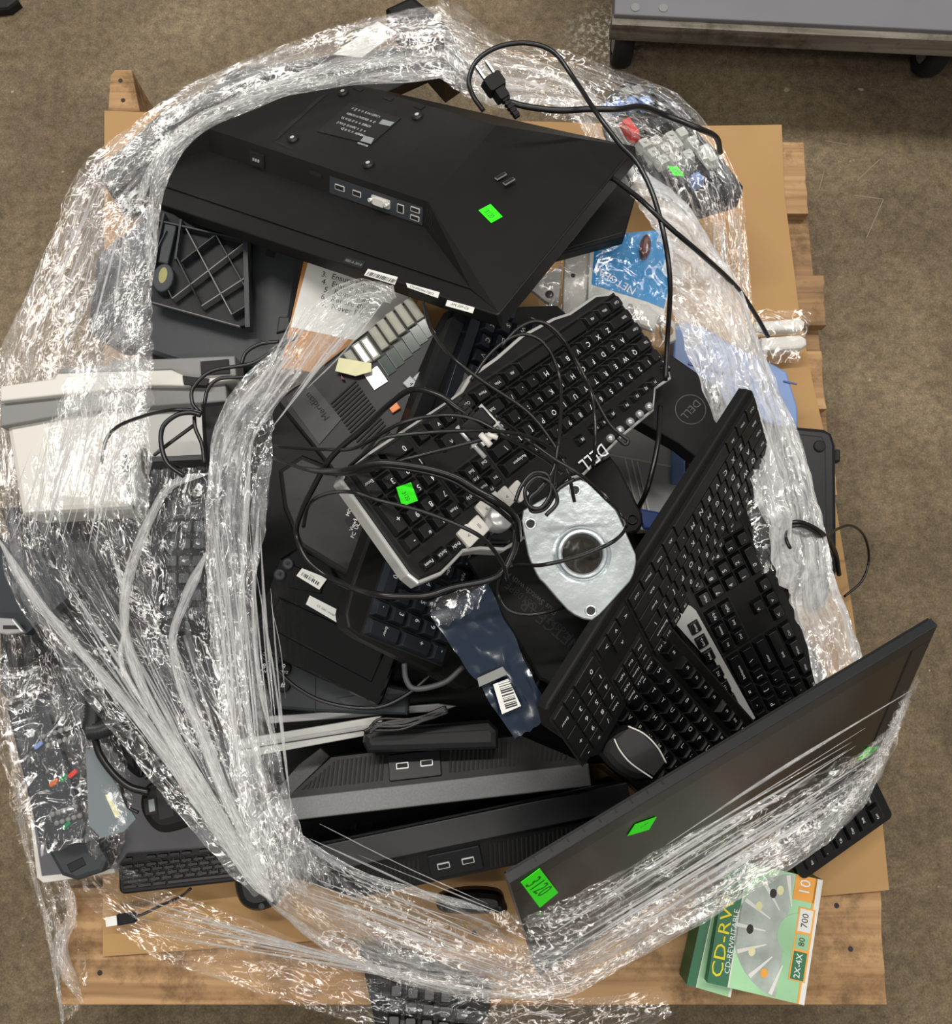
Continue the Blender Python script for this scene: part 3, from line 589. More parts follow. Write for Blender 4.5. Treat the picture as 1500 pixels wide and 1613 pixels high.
# ---------------------------------------------------------------- ribbed phone stand and its grey housing
G = F_('phone housing', [(150, 590), (420, 620), (490, 395), (240, 300)], .30, t=.03)
m = MB(); m.prism(G.poly([(135, 520), (180, 545), (240, 560), (330, 590), (400, 578), (450, 552), (462, 500), (478, 400), (300, 330), (240, 330), (150, 400)]), 0, .03, CHAR, .008)
root = thing('desk_phone', 'charcoal plastic desk phone upside down under a ribbed stand, left of the clipboard', 'phone', G); m.build('housing', root)
m = MB(); m.prism(G.poly([(424, 381), (438, 386), (432, 407), (418, 402)]), .03, .0305, RUBBER); m.prism(G.poly([(440, 500), (458, 500), (458, 520), (436, 526)]), .03, .034, CHAR, .002); m.build('latch', root)
S = F_('ribbed stand', [(240, 480), (387, 515), (395, 370), (240, 325)], .325, t=.008)
st = thing('phone_stand', 'ribbed black plastic phone stand with diamond lattice lying on the charcoal phone', 'stand', S)
CH3 = mat('dark_ribbed_plastic', sr(20, 22, 24), .5, spec=.25, vary=.2, vscale=30)
m = MB(); m.prism(S.poly([(236, 476), (378, 514), (394, 512), (397, 440), (390, 378), (240, 325)]), 0, .008, CH3, .001); m.build('base_plate', st)
def rib(m, F, a, c, z0, h, w_=.0009, mt=None):
    A, C = Vector(F.L2(*a, z0+h)), Vector(F.L2(*c, z0+h)); d = (C-A).normalized(); n_ = Vector((-d.y, d.x))*w_
    m.prism([tuple(A-n_), tuple(C-n_), tuple(C+n_), tuple(A+n_)], z0, z0+h, mt or CHAR)
m = MB()
for a, c in (((293, 360), (365, 495)), ((340, 370), (392, 462)), ((262, 362), (238, 410)), ((278, 405), (317, 482)), ((317, 482), (388, 436)), ((271, 470), (384, 383)), ((285, 412), (338, 371)), ((265, 457), (271, 470)), ((365, 495), (390, 480)), ((300, 448), (317, 482))): rib(m, S, a, c, .008, .014, .0007, SILVG if (a[0] in (293, 317, 271)) else CHAR)
m.build('lattice_ribs', st)
m = MB(); rib(m, S, (386, 372), (390, 515), .004, .02, .003); m.X = None; rib(m, S, (240, 345), (385, 378), .008, .012, .001); rib(m, S, (258, 335), (240, 420), .008, .014, .0012); rib(m, S, (285, 345), (276, 408), .008, .014, .0012); rib(m, S, (240, 476), (378, 514), .006, .006, .0006, SILVG); m.build('outer_rib', st)
m = MB(); m.prism(S.poly([(262, 356), (282, 360), (268, 422), (252, 418)]), .008, .018, CHAR2, .002); m.build('arm', st)
m = MB(); x, y = S.L2(257, 438, .02); m.prism(circ(x, y, .014, 16, .02), .008, .022, CHAR, .002); m.prism(circ(x, y+.003, .0055, 14, .011), .0221, .0224, BRASS); m.build('hinge_loop', st)
for a in ((338, 352), (362, 358)): x, y = S.L2(*a, .012); m = MB(); m.box(x-.006, y-.002, .008, x+.006, y+.002, .0125, BRASS, .0006); m.build('contact', st)
# clipboard with instruction sheet
C = F_('clipboard', [(440, 585), (600, 590), (650, 400), (482, 398)], .36, t=.004)
cb = thing('clipboard', 'clipboard holding a printed instruction sheet, half under the big monitor', 'clipboard', C)
m = MB(); m.prism(C.poly([(441, 580), (600, 600), (700, 380), (485, 380)]), 0, .004, mat('hardboard', sr(176, 122, 62), .55), .0008); m.build('board', cb)
m = MB(); m.prism(C.poly([(458, 515), (600, 545), (690, 385), (489, 400)]), .0041, .0046, PAPER); m.build('sheet', cb)
m = MB(); 
for x, y, t in ((543, 428, 'otherwise noted'), (535, 441, '3.  Ensure the unit'), (532, 452, '4.  Ensure power'), (528, 463, '5.  Remove all'), (524, 474, '6.  Record the'), (520, 485, '7.  Never lift')):
    a = C.L2(x, y); m.text(t, a[0]+.015, a[1], .0048, .0105, INK, -.12)
m.build('sheet_print', cb)
# ---------------------------------------------------------------- scanner at left
WS = F_('scanner', [(28, 812), (330, 800), (335, 640), (8, 668)], .34, t=.08)
sc = thing('document_scanner', 'white and grey document scanner under film at the left edge', 'scanner', WS)
m = MB(); m.prism([*WS.poly([(32, 810), (205, 800), (215, 640), (340, 620), (340, 590), (0, 620), (8, 670)])], 0, .08, WHITE, .008); m.build('lid', sc)
m = MB(); m.prism(WS.poly([(150, 650), (235, 640), (345, 626), (345, 720), (232, 720), (225, 700), (160, 740)]), 0, .074, WHITE2, .003); m.build('paper_tray', sc)
m = MB(); m.prism(WS.poly([(0, 636), (60, 620), (230, 603), (355, 601), (358, 632), (230, 641), (110, 652), (0, 672)], .09), .05, .09, GREYP, .002); x, y = WS.L2(185, 628, .09); m.text('FUJITSU', x, y, .0903, .011, WINK, .05); m.build('grey_band', sc, label='grey band with maker lettering')
m = MB(); m.prism(WS.poly([(0, 608), (85, 596), (90, 588), (270, 582), (288, 590), (290, 600), (370, 590), (370, 598), (288, 608), (230, 607), (0, 632)], .1), .06, .1, WHITE, .002); m.build('white_rail', sc)
m = MB(); m.prism(WS.poly([(90, 590), (95, 580), (170, 574), (175, 568), (370, 560), (372, 592), (300, 600), (270, 583)], .085), .04, .085, GREYP, .002); m.build('rear_cover', sc)
m = MB(); m.prism(WS.poly([(316, 570), (360, 566), (362, 588), (317, 590)], .087), .08, .088, RUBBER); m.prism(WS.poly([(288, 592), (330, 597), (326, 607), (290, 606)], .101), .09, .102, RUBBER); m.build('hinge', sc)
HB = F_('usb adapter', [(196, 790), (214, 790), (212, 713), (182, 713)], .40, t=.015)
m = MB(); m.prism(rrect(0, 0, HB.w, HB.h, .004), 0, .015, WHITE2, .003)
hb = thing('network_adapter', 'small white adapter with black lettering standing on the white scanner', 'adapter', HB); m.build('body', hb)
m = MB(); m.box(.004, HB.h*.6, .015, HB.w-.004, HB.h*.95, .0155, CHAR); m.text('NETGEAR', HB.w/2+.001, HB.h*.42, .0156, .009, INK, math.pi/2); m.build('label', hb)
def slab(name, label, cat, quad, z, t, m_, r=.004, ch=.002, poly=None, group=None, nm='body', **k):
    F = F_(label[:22], quad, z, t=t, **k); root = thing(name, label, cat, F, group); b = MB()
    q_ = F.poly(poly) if poly else rrect(0, 0, F.w, F.h, r)
    if poly and ('mouse' in name or 'pad' in name): q_ = [(float(a[0]), float(a[1])) for a in cr([q_[-1]]+q_+[q_[0], q_[1]], 4)[4:-5]]
    b.prism(q_, 0, t, m_, ch); b.build(nm, root); return F, root
F, r = slab('network_box', 'gloss black box on the white scanner beside the looped cables', 'box', [(232, 800), (326, 800), (326, 714), (232, 722)], .41, .03, GLOSS)
m = MB(); m.box(0, F.h-.006, .03, F.w, F.h, .031, SATIN); m.build('front_edge', r)
# black strap / foam sleeve where cables gather
F, r = slab('cable_sleeve', 'soft black fabric sleeve gathering cables left of the desk phone', 'sleeve', [(318, 740), (350, 740), (380, 632), (310, 634)], .48, .03, BLK2, poly=[(314, 634), (356, 630), (400, 640), (350, 760), (330, 800), (318, 700)], ch=.006)
# black desk phone in clear bag behind film (left)
F, r = slab('desk_phone', 'black desk phone with key legends inside a clear bag at left', 'phone', [(245, 1000), (330, 1000), (335, 770), (262, 780)], .44, .03, BLK2, r=.01, ch=.004)
m = MB()
for i in range(3):
    for j in range(6):
        x = F.w*(.22+.26*i); y = F.h*(.15+.12*j); m.box(x-.006, y-.006, .03, x+.006, y+.006, .033, CHAR, .001, .002)
        if (i+j) % 2 == 0: m.text(random.choice('BEGMR'), x, y, .0333, .006, WINK, 1.2)
m.build('keypad', r)
m = MB(); m.box(.004, F.h*.8, .03, F.w-.004, F.h-.008, .034, SATIN, .002); m.build('display', r)
# grey / black plastic at far left under film
F, r = slab('monitor_stand', 'dark grey monitor stand foot under film at the far left', 'stand', [(0, 1010), (60, 990), (110, 860), (-20, 850)], .31, .02, CHAR2, poly=[(-20, 840), (60, 870), (120, 930), (40, 1000), (20, 985), (-20, 975)])
F, r = slab('metal_bracket', 'silver metal bracket at the far left edge below the film', 'bracket', [(0, 1005), (40, 1000), (30, 975), (0, 975)], .33, .006, SILV, poly=[(-10, 972), (20, 974), (38, 996), (10, 1000), (-10, 996)])
m = MB(); m.prism(F.poly([(5, 985), (25, 985), (30, 991), (5, 991)]), .006, .0065, INK); m.build('slot', r)
F, r = slab('monitor', 'black monitor back buried under film at the middle left', 'monitor', [(90, 1120), (330, 1180), (330, 840), (60, 820)], .27, .03, SATIN, poly=[(0, 800), (330, 780), (420, 1050), (300, 1190), (160, 1060), (50, 960)])
F, r = slab('laptop', 'closed black laptop lying deep under the film at the far left', 'laptop', [(40, 1190), (260, 1260), (300, 1000), (0, 1000)], .21, .025, BLK2, poly=[(0, 950), (300, 1000), (240, 1180), (120, 1200), (0, 1090)])
# ---------------------------------------------------------------- meeting phone with grey keys
DP = F_('grey-key phone', [(437, 628), (556, 790), (745, 610), (650, 463)], .47, t=.05)
dp = thing('desk_phone', 'big black desk phone with a row of beige line keys and ribbed speaker grille', 'phone', DP)
m = MB(); m.prism(rrect(0, 0, DP.w, DP.h, .006), 0, .05, BLK, .004); m.build('body', dp)
m = MB(); m.prism(DP.poly([(490, 602), (452, 630), (503, 700), (538, 660)], .051), .05, .0512, SATIN); x, y = DP.L2(500, 640, .051); m.text('Meridian', x, y, .0514, .011, BLK2, math.pi); m.build('badge_plate', dp)
kk = [(652, 486), (637, 496), (623, 508), (609, 520), (596, 532), (583, 548), (570, 556), (557, 569)]
ku = (Vector(DP.L2(660, 499))-Vector(DP.L2(641, 472))); ka = math.atan2(ku.y, ku.x)
for i, (px, py) in enumerate(kk):
    x, y = DP.L2(px, py, .055); m = MB(); m.X = Matrix.Translation((x, y, .05)) @ Matrix.Rotation(ka, 4, 'Z'); m.box(-.0145, -.0052, 0, .0145, .0052, .005, KGREY, .0012, .001); m.box(-.012, -.0034, .005, .012, .0034, .0054, KGREY if i not in (5, 6) else SILV, .0004); m.build('line_key', dp)
m = MB(); DGR = mat('dark_green_window', sr(46, 62, 54), .12)
for i, (px, py) in enumerate(((672, 516), (660, 527), (648, 539), (635, 551), (623, 563), (610, 575))):
    x, y = DP.L2(px, py, .052); m.X = Matrix.Translation((x, y, .05)) @ Matrix.Rotation(ka, 4, 'Z'); m.box(-.011, -.0055, 0, .011, .0055, .0012, DGR); m.box(-.011, -.0058, 0, .011, -.0054, .0016, GINK)
m.build('label_window', dp, label='dark green clear label windows')
x, y = DP.L2(592, 595, .052); m = MB(); m.X = Matrix.Translation((x, y, .05)) @ Matrix.Rotation(ka, 4, 'Z'); m.box(-.011, -.009, 0, .011, .009, .0016, SILV); m.build('clear_window', dp)
m = MB()
for i in range(22):
    a = (522+i*5.2, 634-i*-3.6 if False else 634+i*3.6); a = (563-2+i*3.3, 600+i*4.9); c = (521+i*3.4, 636+i*5.0)
    rib(m, DP, a, c, .05, .0016, .0008, BLK2)
m.build('speaker_grille', dp, label='ribbed speaker grille')
m = MB(); m.prism(DP.poly([(534, 563), (585, 572), (585, 585), (560, 592), (528, 584)], .058), .0565, .0575, CREAM); one_ = m.build('torn_label', dp, label='torn cream paper label')
m = MB(); m.prism(DP.poly([(537, 590), (543, 598), (538, 597)], .056), .05, .056, DRED); m.build('red_key', dp)
for px, py, t in ((648, 605, '4'), (664, 597, '9'), (675, 587, '6'), (657, 625, '')):
    x, y = DP.L2(px, py, .054); m = MB(); m.X = Matrix.Translation((x, y, .05)) @ Matrix.Rotation(ka+.2, 4, 'Z'); m.box(-.008, -.006, 0, .008, .006, .004, KGREY2, .001, .001); m.text(t, 0, 0, .0043, .007, INK) if t else None; m.build('dial_key', dp)
for px, py, mm in ((621, 641, ORANGE), (650, 650, ORANGE2)):
    x, y = DP.L2(px, py, .054); m = MB(); m.X = Matrix.Translation((x, y, .05)) @ Matrix.Rotation(ka, 4, 'Z'); m.box(-.005, -.0055, 0, .005, .0055, .004, mm, .001, .001); m.build('orange_key', dp)
# box with rating label under cables (speaker cabinet)
F, r = slab('speaker_box', 'angular black speaker box with a printed rating label left of the silver-rimmed keyboard', 'speaker', [(470, 880), (640, 900), (640, 750), (440, 740)], .46, .05, BLK, poly=[(437, 740), (475, 715), (548, 745), (600, 800), (660, 905), (600, 940), (470, 860), (445, 800)], ch=.006)
m = MB(); q = F.poly([(543, 820), (572, 858), (588, 836), (565, 790), (556, 780)]); m.prism(q, .05, .0505, RUBBER)
for i, (t, px, py) in enumerate((('ViewSonic', 560, 820), ('CE', 575, 835), ('FC  UL', 560, 836), ('16W 4 ohm', 570, 848), ('MODEL', 553, 800))): m.text(t, *F.L2(px, py), .0508, .006, WINK, 1.2+math.pi*0)
m.build('rating_label', r, label='small rating label with white print')
# ---------------------------------------------------------------- keyboards
kbs = {}
K2 = fitkb('K2', K2C, .45, .03, mx=.014, my0=.03, my1=.02, pitch=.0205, wz=50)
keyboard('keyboard', 'thick black keyboard running beneath the silver-rimmed one, blue-tinted number pad exposed', K2, km=mat('dusky_key_plastic', sr(30, 34, 42), .4), mx=.014, my0=.03, my1=.02, kz=.010, pitch=.0205, only=lambda x, y: x > 1.6, wells=((1.7, 0, 15, 5), (15.25, 0, 18.25, 1), (15.25, 3, 18.25, 5), (18.5, 0, 22.5, 5)), outline=K2.poly([(722, 482), (700, 520), (655, 650), (560, 920), (549, 968), (553, 990), (575, 1006), (740, 1088), (765, 1078), (840, 830), (910, 500), (885, 478)]))
m = MB(); rib(m, K2, (722, 505), (650, 690), .03, .012, .008, SATIN); m.build('palm_bar', [o for o in bpy.data.objects if o.name.startswith('keyboard')][-1])
K1 = fitkb('K1', K1C, .5, .024, mx=.012, my0=.014, my1=.03, wz=20)
def kpx(pts): return K1.poly(pts)
ol = K1.poly([(880, 498), (905, 490), (945, 462), (965, 460), (985, 480), (1003, 505), (1025, 540), (1058, 572), (1062, 590), (1038, 606), (1035, 640), (985, 682), (925, 742), (905, 748), (850, 800), (842, 835), (800, 860), (762, 858), (735, 862), (718, 880), (700, 898), (665, 912), (650, 900), (545, 752), (552, 735), (720, 625), (735, 612), (748, 590), (790, 560), (830, 525)])
k1 = keyboard('keyboard', 'black multimedia keyboard with silver rim and dial knob crossing the middle of the heap', K1, outline=ol, rim=mat('silver_rim_plastic', sr(200, 200, 196), .28, metal=.35), mx=.012, my0=.014, my1=.03, kz=.009, skip=lambda x, y, t: y > 5)
# F keys pushed by pixel row, media keys, knob, logo
for (px, py), t in zip(((1052, 577), (1032, 600), (1018, 610), (1004, 622), (988, 636), (966, 650), (953, 663), (940, 672), (918, 690), (775, 768), (750, 752), (738, 790), (712, 802), (676, 885), (697, 870), (719, 857)), ('Esc', 'F1', 'F2', 'F3', 'F4', 'F5', 'F6', 'F7', 'F8', 'F9', 'F10', 'F11', 'F12', 'Pause', 'ScrLk', 'PrtSc')):
    x, y = K1.L2(px, py); o = bpy.data.objects.new('key', keymesh(.0175, .014, .007, t, KEYM, WINK, 'cap')); COL.objects.link(o); o.parent = k1; o.location = (x, y, .016)
for i, (px, py) in enumerate(((740, 842), (757, 828), (768, 800), (784, 789), (800, 781), (820, 772))):
    x, y = K1.L2(px, py); m = MB(); m.X = Matrix.Translation((x, y, .016)) @ Matrix.Rotation(.1, 4, 'Z'); m.box(-.008, -.0095, 0, .008, .0095, .006, WHITE, .001, .002); m.text('||' if i == 1 else '>', 0, 0, .0063, .006, INK); m.build('media_key', k1, label='white media key')
x, y = K1.L2(789, 815, .03); m = MB(); m.lathe(x, y, [(.0135, .016), (.0135, .03), (.011, .034), (0, .0345)], SILV); m.build('volume_knob', k1, label='silver volume knob')
m = MB(); m.prism(K1.poly([(770, 840), (800, 812), (830, 800), (845, 812), (835, 835), (800, 858), (765, 858)], .02), .016, .021, GLOSS, .003); m.build('media_panel', k1, label='gloss black panel under the dial')
for px, py in ((1027, 638), (1012, 650), (997, 662), (981, 675), (966, 688)):
    x, y = K1.L2(px, py); m = MB(); m.lathe(x, y, [(.0048, .016), (.0048, .021), (.003, .023), (0, .0233)], SILV); m.build('status_button', k1, label='round silver hot key')
x, y = K1.L2(938, 718); m = MB(); m.text('DELL', x, y, .0205, .02, WINK, 0); m.build('logo', k1)
sticker(k1, K1, [(633, 798), (658, 789), (647, 760), (624, 768)], .0262, dirpx=((632, 771), (646, 793)))
K3 = fitkb('K3', K3C, .5, .014, mx=.008, my0=.024, my1=.004, wz=20)
keyboard('keyboard', 'slim matt black keyboard standing diagonally on the heap in front of the right side', K3, km=KEYM2, body=BLK2, style='flat', kz=.005, mx=.008, my0=.024, my1=.004, lm=WINK, outline=K3.poly([(1183, 614), (1190, 616), (1214, 738), (1213, 746), (1102, 905), (948, 1190), (938, 1195), (872, 1150), (865, 1120), (868, 1110)]), slim=True)
K4 = fitkb('K4', K4C, .30, .022, mx=.01, my0=.014, my1=.01, pitch=.0202, wz=60, wt=40)
k4 = keyboard('keyboard', 'black keyboard with a silver inlay strip, number pad showing right of the slim keyboard', K4, kz=.009, mx=.01, my0=.014, my1=.01)
m = MB(); m.prism(K4.poly([(1090, 955), (1098, 962), (1192, 1132), (1182, 1138), (1120, 1028), (1108, 1030), (1050, 965), (1040, 950), (1060, 945)]), .0185, .0195, LGREY); m.build('inlay_strip', k4, label='pale silver inlay strip')
K5 = fitkb('K5', K5C, .38, .022, mx=.01, my0=.02, my1=.012, wz=30, pitch=.0208)
keyboard('keyboard', 'black keyboard wedged between the slim keyboard and the leaning monitor', K5, km=KEYM, kz=.009, mx=.01, my0=.02, my1=.012, only=lambda x, y: x < 14.9, outline=rrect(0, 0, K5.w*.68, K5.h, .008), wells=((0, 0, 15, 5),))
K6 = F_('bl kb', [(372, 1325), (185, 1345), (200, 1420), (365, 1400)], .22, t=.016)
K6 = F_('bl kb', [(185, 1412), (620, 1360), (610, 1290), (185, 1335)], .20, t=.016)
keyboard('keyboard', 'flat black keyboard lying on the cardboard at lower left under film', K6, km=mat('glossy_brown_black_key', sr(34, 30, 26), .3), style='flat', kz=.005, mx=.006, my0=.006, my1=.012, only=lambda x, y: x < 11, lm=CHAR, wells=((0, 0, 12, 5),))
K7 = F_('dvi under', [(570, 1560), (760, 1640), (790, 1560), (600, 1490)], .17, t=.014)
F = F_('bottom kb', [(595, 1640), (775, 1640), (775, 1530), (570, 1500)], .168, t=.02)
r = thing('keyboard', 'black keyboard corner sticking out past the bottom pallet board under film', 'keyboard', F)
m = MB(); m.prism(F.poly([(566, 1497), (640, 1500), (775, 1552), (772, 1590), (740, 1660), (600, 1660)]), 0, .018, BLK2, .002); m.build('case', r)
for i in range(5):
    for j in range(3):
        x, y = F.L2(625+i*26-j*2, 1560+j*24+i*3, .022); k = MB(); k.taper(rrect(x-.0085, y-.0085, x+.0085, y+.0085, .001, 2), .018, rrect(x-.006, y-.006, x+.006, y+.006, .0015, 2), .025, KEYM); k.build('key', r)
K8 = F_('under tray', [(440, 1100), (700, 1140), (760, 900), (420, 860)], .26, t=.03)  # added black filler slab, darkens the gaps between the heaped things
m = MB(); m.prism(K8.poly([(330, 620), (1000, 560), (1100, 800), (1000, 1200), (420, 1240), (300, 900)]), 0, .02, BLK2, .003); m.text('', 0, 0, 0, 1, INK)
one(m, 'monitor', 'black filler slab added low in the heap to make the gaps dark', 'monitor', K8)
# ---------------------------------------------------------------- galvanised flange plate
FL = Frame(Matrix.Translation((0, 0, .58)) @ Matrix.Rotation(0.0, 4, 'X'), 0, 0, .006)
GALV = mat('galvanised_steel', sr(205, 212, 214), .34, metal=.9, bump=.5, scale=120, vary=.16, vscale=18)
fo = [(822, 822), (822, 805), (895, 763), (906, 754), (922, 756), (957, 780), (974, 810), (986, 838), (1003, 876), (1002, 890), (996, 912), (975, 935), (948, 965), (936, 977), (924, 977), (900, 966), (880, 945), (857, 918), (848, 910), (838, 888), (833, 878)]
pl = FL.poly(fo, .006); pl = pl if area2(pl) > 0 else pl[::-1]
cx_, cy_ = FL.L2(917, 873, .006); R0 = abs(FL.L2(917+31, 873, .006)[0]-cx_)
fp = thing('flange_plate', 'silver galvanised steel flange plate with a round hole, on top of the heap', 'metal plate', FL)
m = MB(); NN = 48; out_ = []
def hit(a):
    d = Vector((math.cos(a), math.sin(a))); best = None
    for i in range(len(pl)):
        p, q = Vector(pl[i-1])-Vector((cx_, cy_)), Vector(pl[i])-Vector((cx_, cy_)); e = q-p; den = d.x*e.y-d.y*e.x
        if abs(den) < 1e-9: continue
        t = (p.x*e.y-p.y*e.x)/den; u_ = (p.x*d.y-p.y*d.x)/den
        if t > 0 and -.001 <= u_ <= 1.001: best = t if best is None else max(best, t)
    return best
pr = [(1.5, .006), (1.42, .0066), (1.36, .0058), (1.3, .009), (1.22, .0115), (1.1, .0118), (1.03, .011), (1.0, .008), (.98, -.006), (1.15, -.006)]
vs = []; fs = []
for i in range(NN):
    a = 2*math.pi*i/NN; h = hit(a); c, s_ = math.cos(a), math.sin(a); row = [(h*.999, -.0), (h, .0005), (h, .0052), (h-.001, .006)]+[(R0*r, z_) for r, z_ in pr]
    vs += [(cx_+r*c, cy_+r*s_, z_) for r, z_ in row]
k = 4+len(pr)
for i in range(NN):
    j = (i+1) % NN
    for q in range(k): fs.append((i*k+q, j*k+q, j*k+(q+1) % k, i*k+(q+1) % k))
m.add(vs, fs, GALV); m.build('plate', fp)
for a in ((906, 772), (836, 825), (931, 962)):
    x, y = FL.L2(*a, .006); m = MB(); m.prism(circ(x, y, .0042, 16), .0058, .0064, INK); m.lathe(x, y, [(.0042, .0063), (.0055, .0068), (.006, .006)], GALV); m.build('bolt_hole', fp)
# network switch box
F, r = slab('network_switch', 'flat matt black network switch with embossed maker lettering below the steel plate', 'network switch', [(840, 1080), (935, 1000), (860, 870), (740, 900)], .50, .03, BLK2, poly=[(735, 880), (790, 850), (850, 845), (900, 940), (950, 985), (905, 1020), (880, 1085), (850, 1070), (820, 1020)], ch=.003)
m = MB(); a = -1.05
EMB = mat('embossed_black', sr(82, 82, 84), .3)
for t, px, py, sz in (('NETGEAR', 868, 985, .018), ('ProSAFE | GS108PE', 850, 962, .011), ('Plus Switch with PoE', 832, 930, .009)): m.text(t, *F.L2(px, py), .0303, sz, EMB, math.radians(112)-0); m.build('lettering', r)
# anti static bag
AF = F_('antistatic', [(770, 1140), (862, 1130), (770, 915), (672, 950)], .57, t=.01)
ab = thing('antistatic_bag', 'blue translucent antistatic bag with a white barcode label and torn silvery top', 'bag', AF)
ip = AF.poly([(710, 985), (770, 970), (850, 1080), (862, 1140), (810, 1165), (790, 1140), (760, 1085)], 0)
m = MB(); m.prism(AF.poly([(712, 1000), (768, 985), (832, 1080), (790, 1100), (765, 1085)], .006), 0, .006, BLK2, .001); m.build('circuit_tray', ab)
def crumple(F, pts, z0, amp, mt, nu=26, fr=40., seed=0, hgt=None):
    """crumpled sheet over quad pts (BL, BR, TR, TL pixels) at local height z0"""
    q = [Vector(F.L2(a, b, z0)) for a, b in pts]; m = MB(); vs = []; fs = []
    for j in range(nu+1):
        for i in range(nu+1):
            u, v = i/nu, j/nu; p = q[0].lerp(q[1], u).lerp(q[3].lerp(q[2], u), v); n_ = noise.noise(Vector((p.x*fr+seed, p.y*fr, seed*3.1)))+.5*noise.noise(Vector((p.x*fr*2.3, p.y*fr*2.3+seed, 7)))
            e = Vector((noise.noise(Vector((u*6+seed, v*6, 1))), noise.noise(Vector((u*6, v*6+seed, 5)))))*.004
            zz_ = z0+amp*(n_)+(hgt*math.sin(math.pi*u)*math.sin(math.pi*v) if hgt else 0); vs.append((p.x+e.x, p.y+e.y, zz_))
    for j in range(nu):
        for i in range(nu): a = j*(nu+1)+i; fs.append((a, a+1, a+nu+2, a+nu+1))
    m.add(vs, fs, mt, True); m.uvs = [((v_[0]), (v_[1])) for v_ in vs]; return m
ASO = mat('blue_antistatic_film', sr(26, 39, 56), .2, coat=.3, bump=.2, scale=60)
m = crumple(AF, [(812, 1165), (870, 1128), (768, 918), (678, 968)], .010, .003, ASO); m.build('bag_film', ab)
m = crumple(AF, [(690, 990), (752, 960), (770, 912), (672, 948)], .017, .006, BAG, 20, 60, 3); m.build('torn_top', ab)
m = MB(); q = AF.poly([(783, 1125), (822, 1110), (800, 1070), (776, 1080)], .018); q = AF.poly([(791, 1125), (821, 1112), (801, 1069), (777, 1078)], .018); m.prism(q, .0165, .018, PAPER); b0 = Vector(q[0]); b1 = Vector(q[3])
dd_ = (b1-b0); ee = (Vector(q[1])-b0); barcode(m, b0+dd_*.06+ee*.85, b0+dd_*.94+ee*.85, ee.length*.6, .0182, 26); m.build('barcode_label', ab)
m = MB(); m.prism(AF.poly([(755, 1082), (800, 1062), (792, 1050), (752, 1068)], .0165), .0155, .0165, GREYP); m.build('connector', ab)
# gloss black tuner box with labels
GF_ = F_('gloss box', [(395, 1010), (595, 1110), (640, 960), (440, 850)], .42, t=.04)
gb = thing('set_top_box', 'glossy black plastic device with two white labels left of the blue-tinted number pad', 'device', GF_)
m = MB(); m.prism(GF_.poly([(392, 1008), (400, 1020), (596, 1112), (604, 1100), (640, 1000), (640, 940), (470, 860), (440, 880)]), 0, .04, GLOSS, .004); m.build('body', gb)
m = MB(); m.prism(GF_.poly([(415, 985), (585, 1075), (610, 1020), (440, 940)], .042), .04, .043, GLOSS, .003); m.prism(GF_.poly([(462, 890), (512, 912), (506, 935), (452, 925)], .043), .04, .043, GLOSS, .001); m.build('raised_panel', gb)
def lab(F, pr_, quad, z, nm='barcode_label', bars=True, txt=None, label=None, mt=None):
    q = F.poly(quad, z); m = MB(); m.prism(rr(q), z, z+.0006, mt or PAPER); e = Vector(q[1])-Vector(q[0]); f = Vector(q[3])-Vector(q[0]); a = math.atan2(e.y, e.x)
    if bars: barcode(m, Vector(q[0])+f*.3+e*.12, Vector(q[0])+f*.3+e*.88, f.length*.38, z+.0008)
    c = Vector(q[0])+e*.5+f*(.82 if bars else .5)
    if txt: m.text(txt, c.x, c.y, z+.0008, f.length*(.17 if bars else .32), INK, a)
    return m.build(nm, pr_, label=label)
def rr(q): return q
lab(GF_, gb, [(467, 907), (503, 929), (516, 911), (476, 895)], .0435, txt='DV-4421', label='upper white barcode label')
lab(GF_, gb, [(482, 952), (547, 990), (551, 970), (488, 938)], .0435, bars=False, txt='CE  EAC  model 12V', label='lower white rating label')
m = MB()
for a in ((453, 888), (440, 905)): x, y = GF_.L2(*a, .044); m.lathe(x, y, [(.007, .04), (.007, .044), (.003, .044), (0, .042)], CHAR2)
m.build('screw_post', gb)
# desk phone keypad beneath
PF_ = F_('keypad phone', [(330, 1100), (640, 1130), (645, 1050), (360, 990)], .38, t=.025)
kp = thing('desk_phone', 'blue-grey desk phone with round keypad buttons below the glossy device', 'phone', PF_)
m = MB(); m.prism(PF_.poly([(330, 1085), (420, 1115), (500, 1122), (643, 1128), (645, 1085), (600, 1075), (420, 1000), (330, 960)]), 0, .025, CHAR2, .004); m.build('body', kp)
m = MB(); seam(m, PF_, (497, 1068), (497, 1122), .0252); m.build('case_seam', kp)
for i, (px, py, t, t2) in enumerate(((416, 1052, '8', 'TUV'), (447, 1053, '9', 'WXYZ'), (412, 1077, '0', ''), (446, 1079, '#', ''), (418, 1028, '5', 'JKL'), (385, 1048, '7', ''), (380, 1073, '*', ''))):
    x, y = PF_.L2(px, py, .03); m = MB(); m.lathe(x, y, [(.0085, .025), (.0085, .029), (.007, .0305), (0, .0307)], BLK2, 22); m.text(t, x, y+(.002 if t2 else 0), .0312, .0085, WINK); t2 and m.text(t2, x, y-.004, .0312, .0042, WINK); m.build('dial_button', kp)
m = MB(); m.prism(PF_.poly([(530, 1100), (545, 1112), (600, 1112), (615, 1105), (590, 1090)]), .025, .026, CHAR, .0006); m.build('finger_rest', kp)
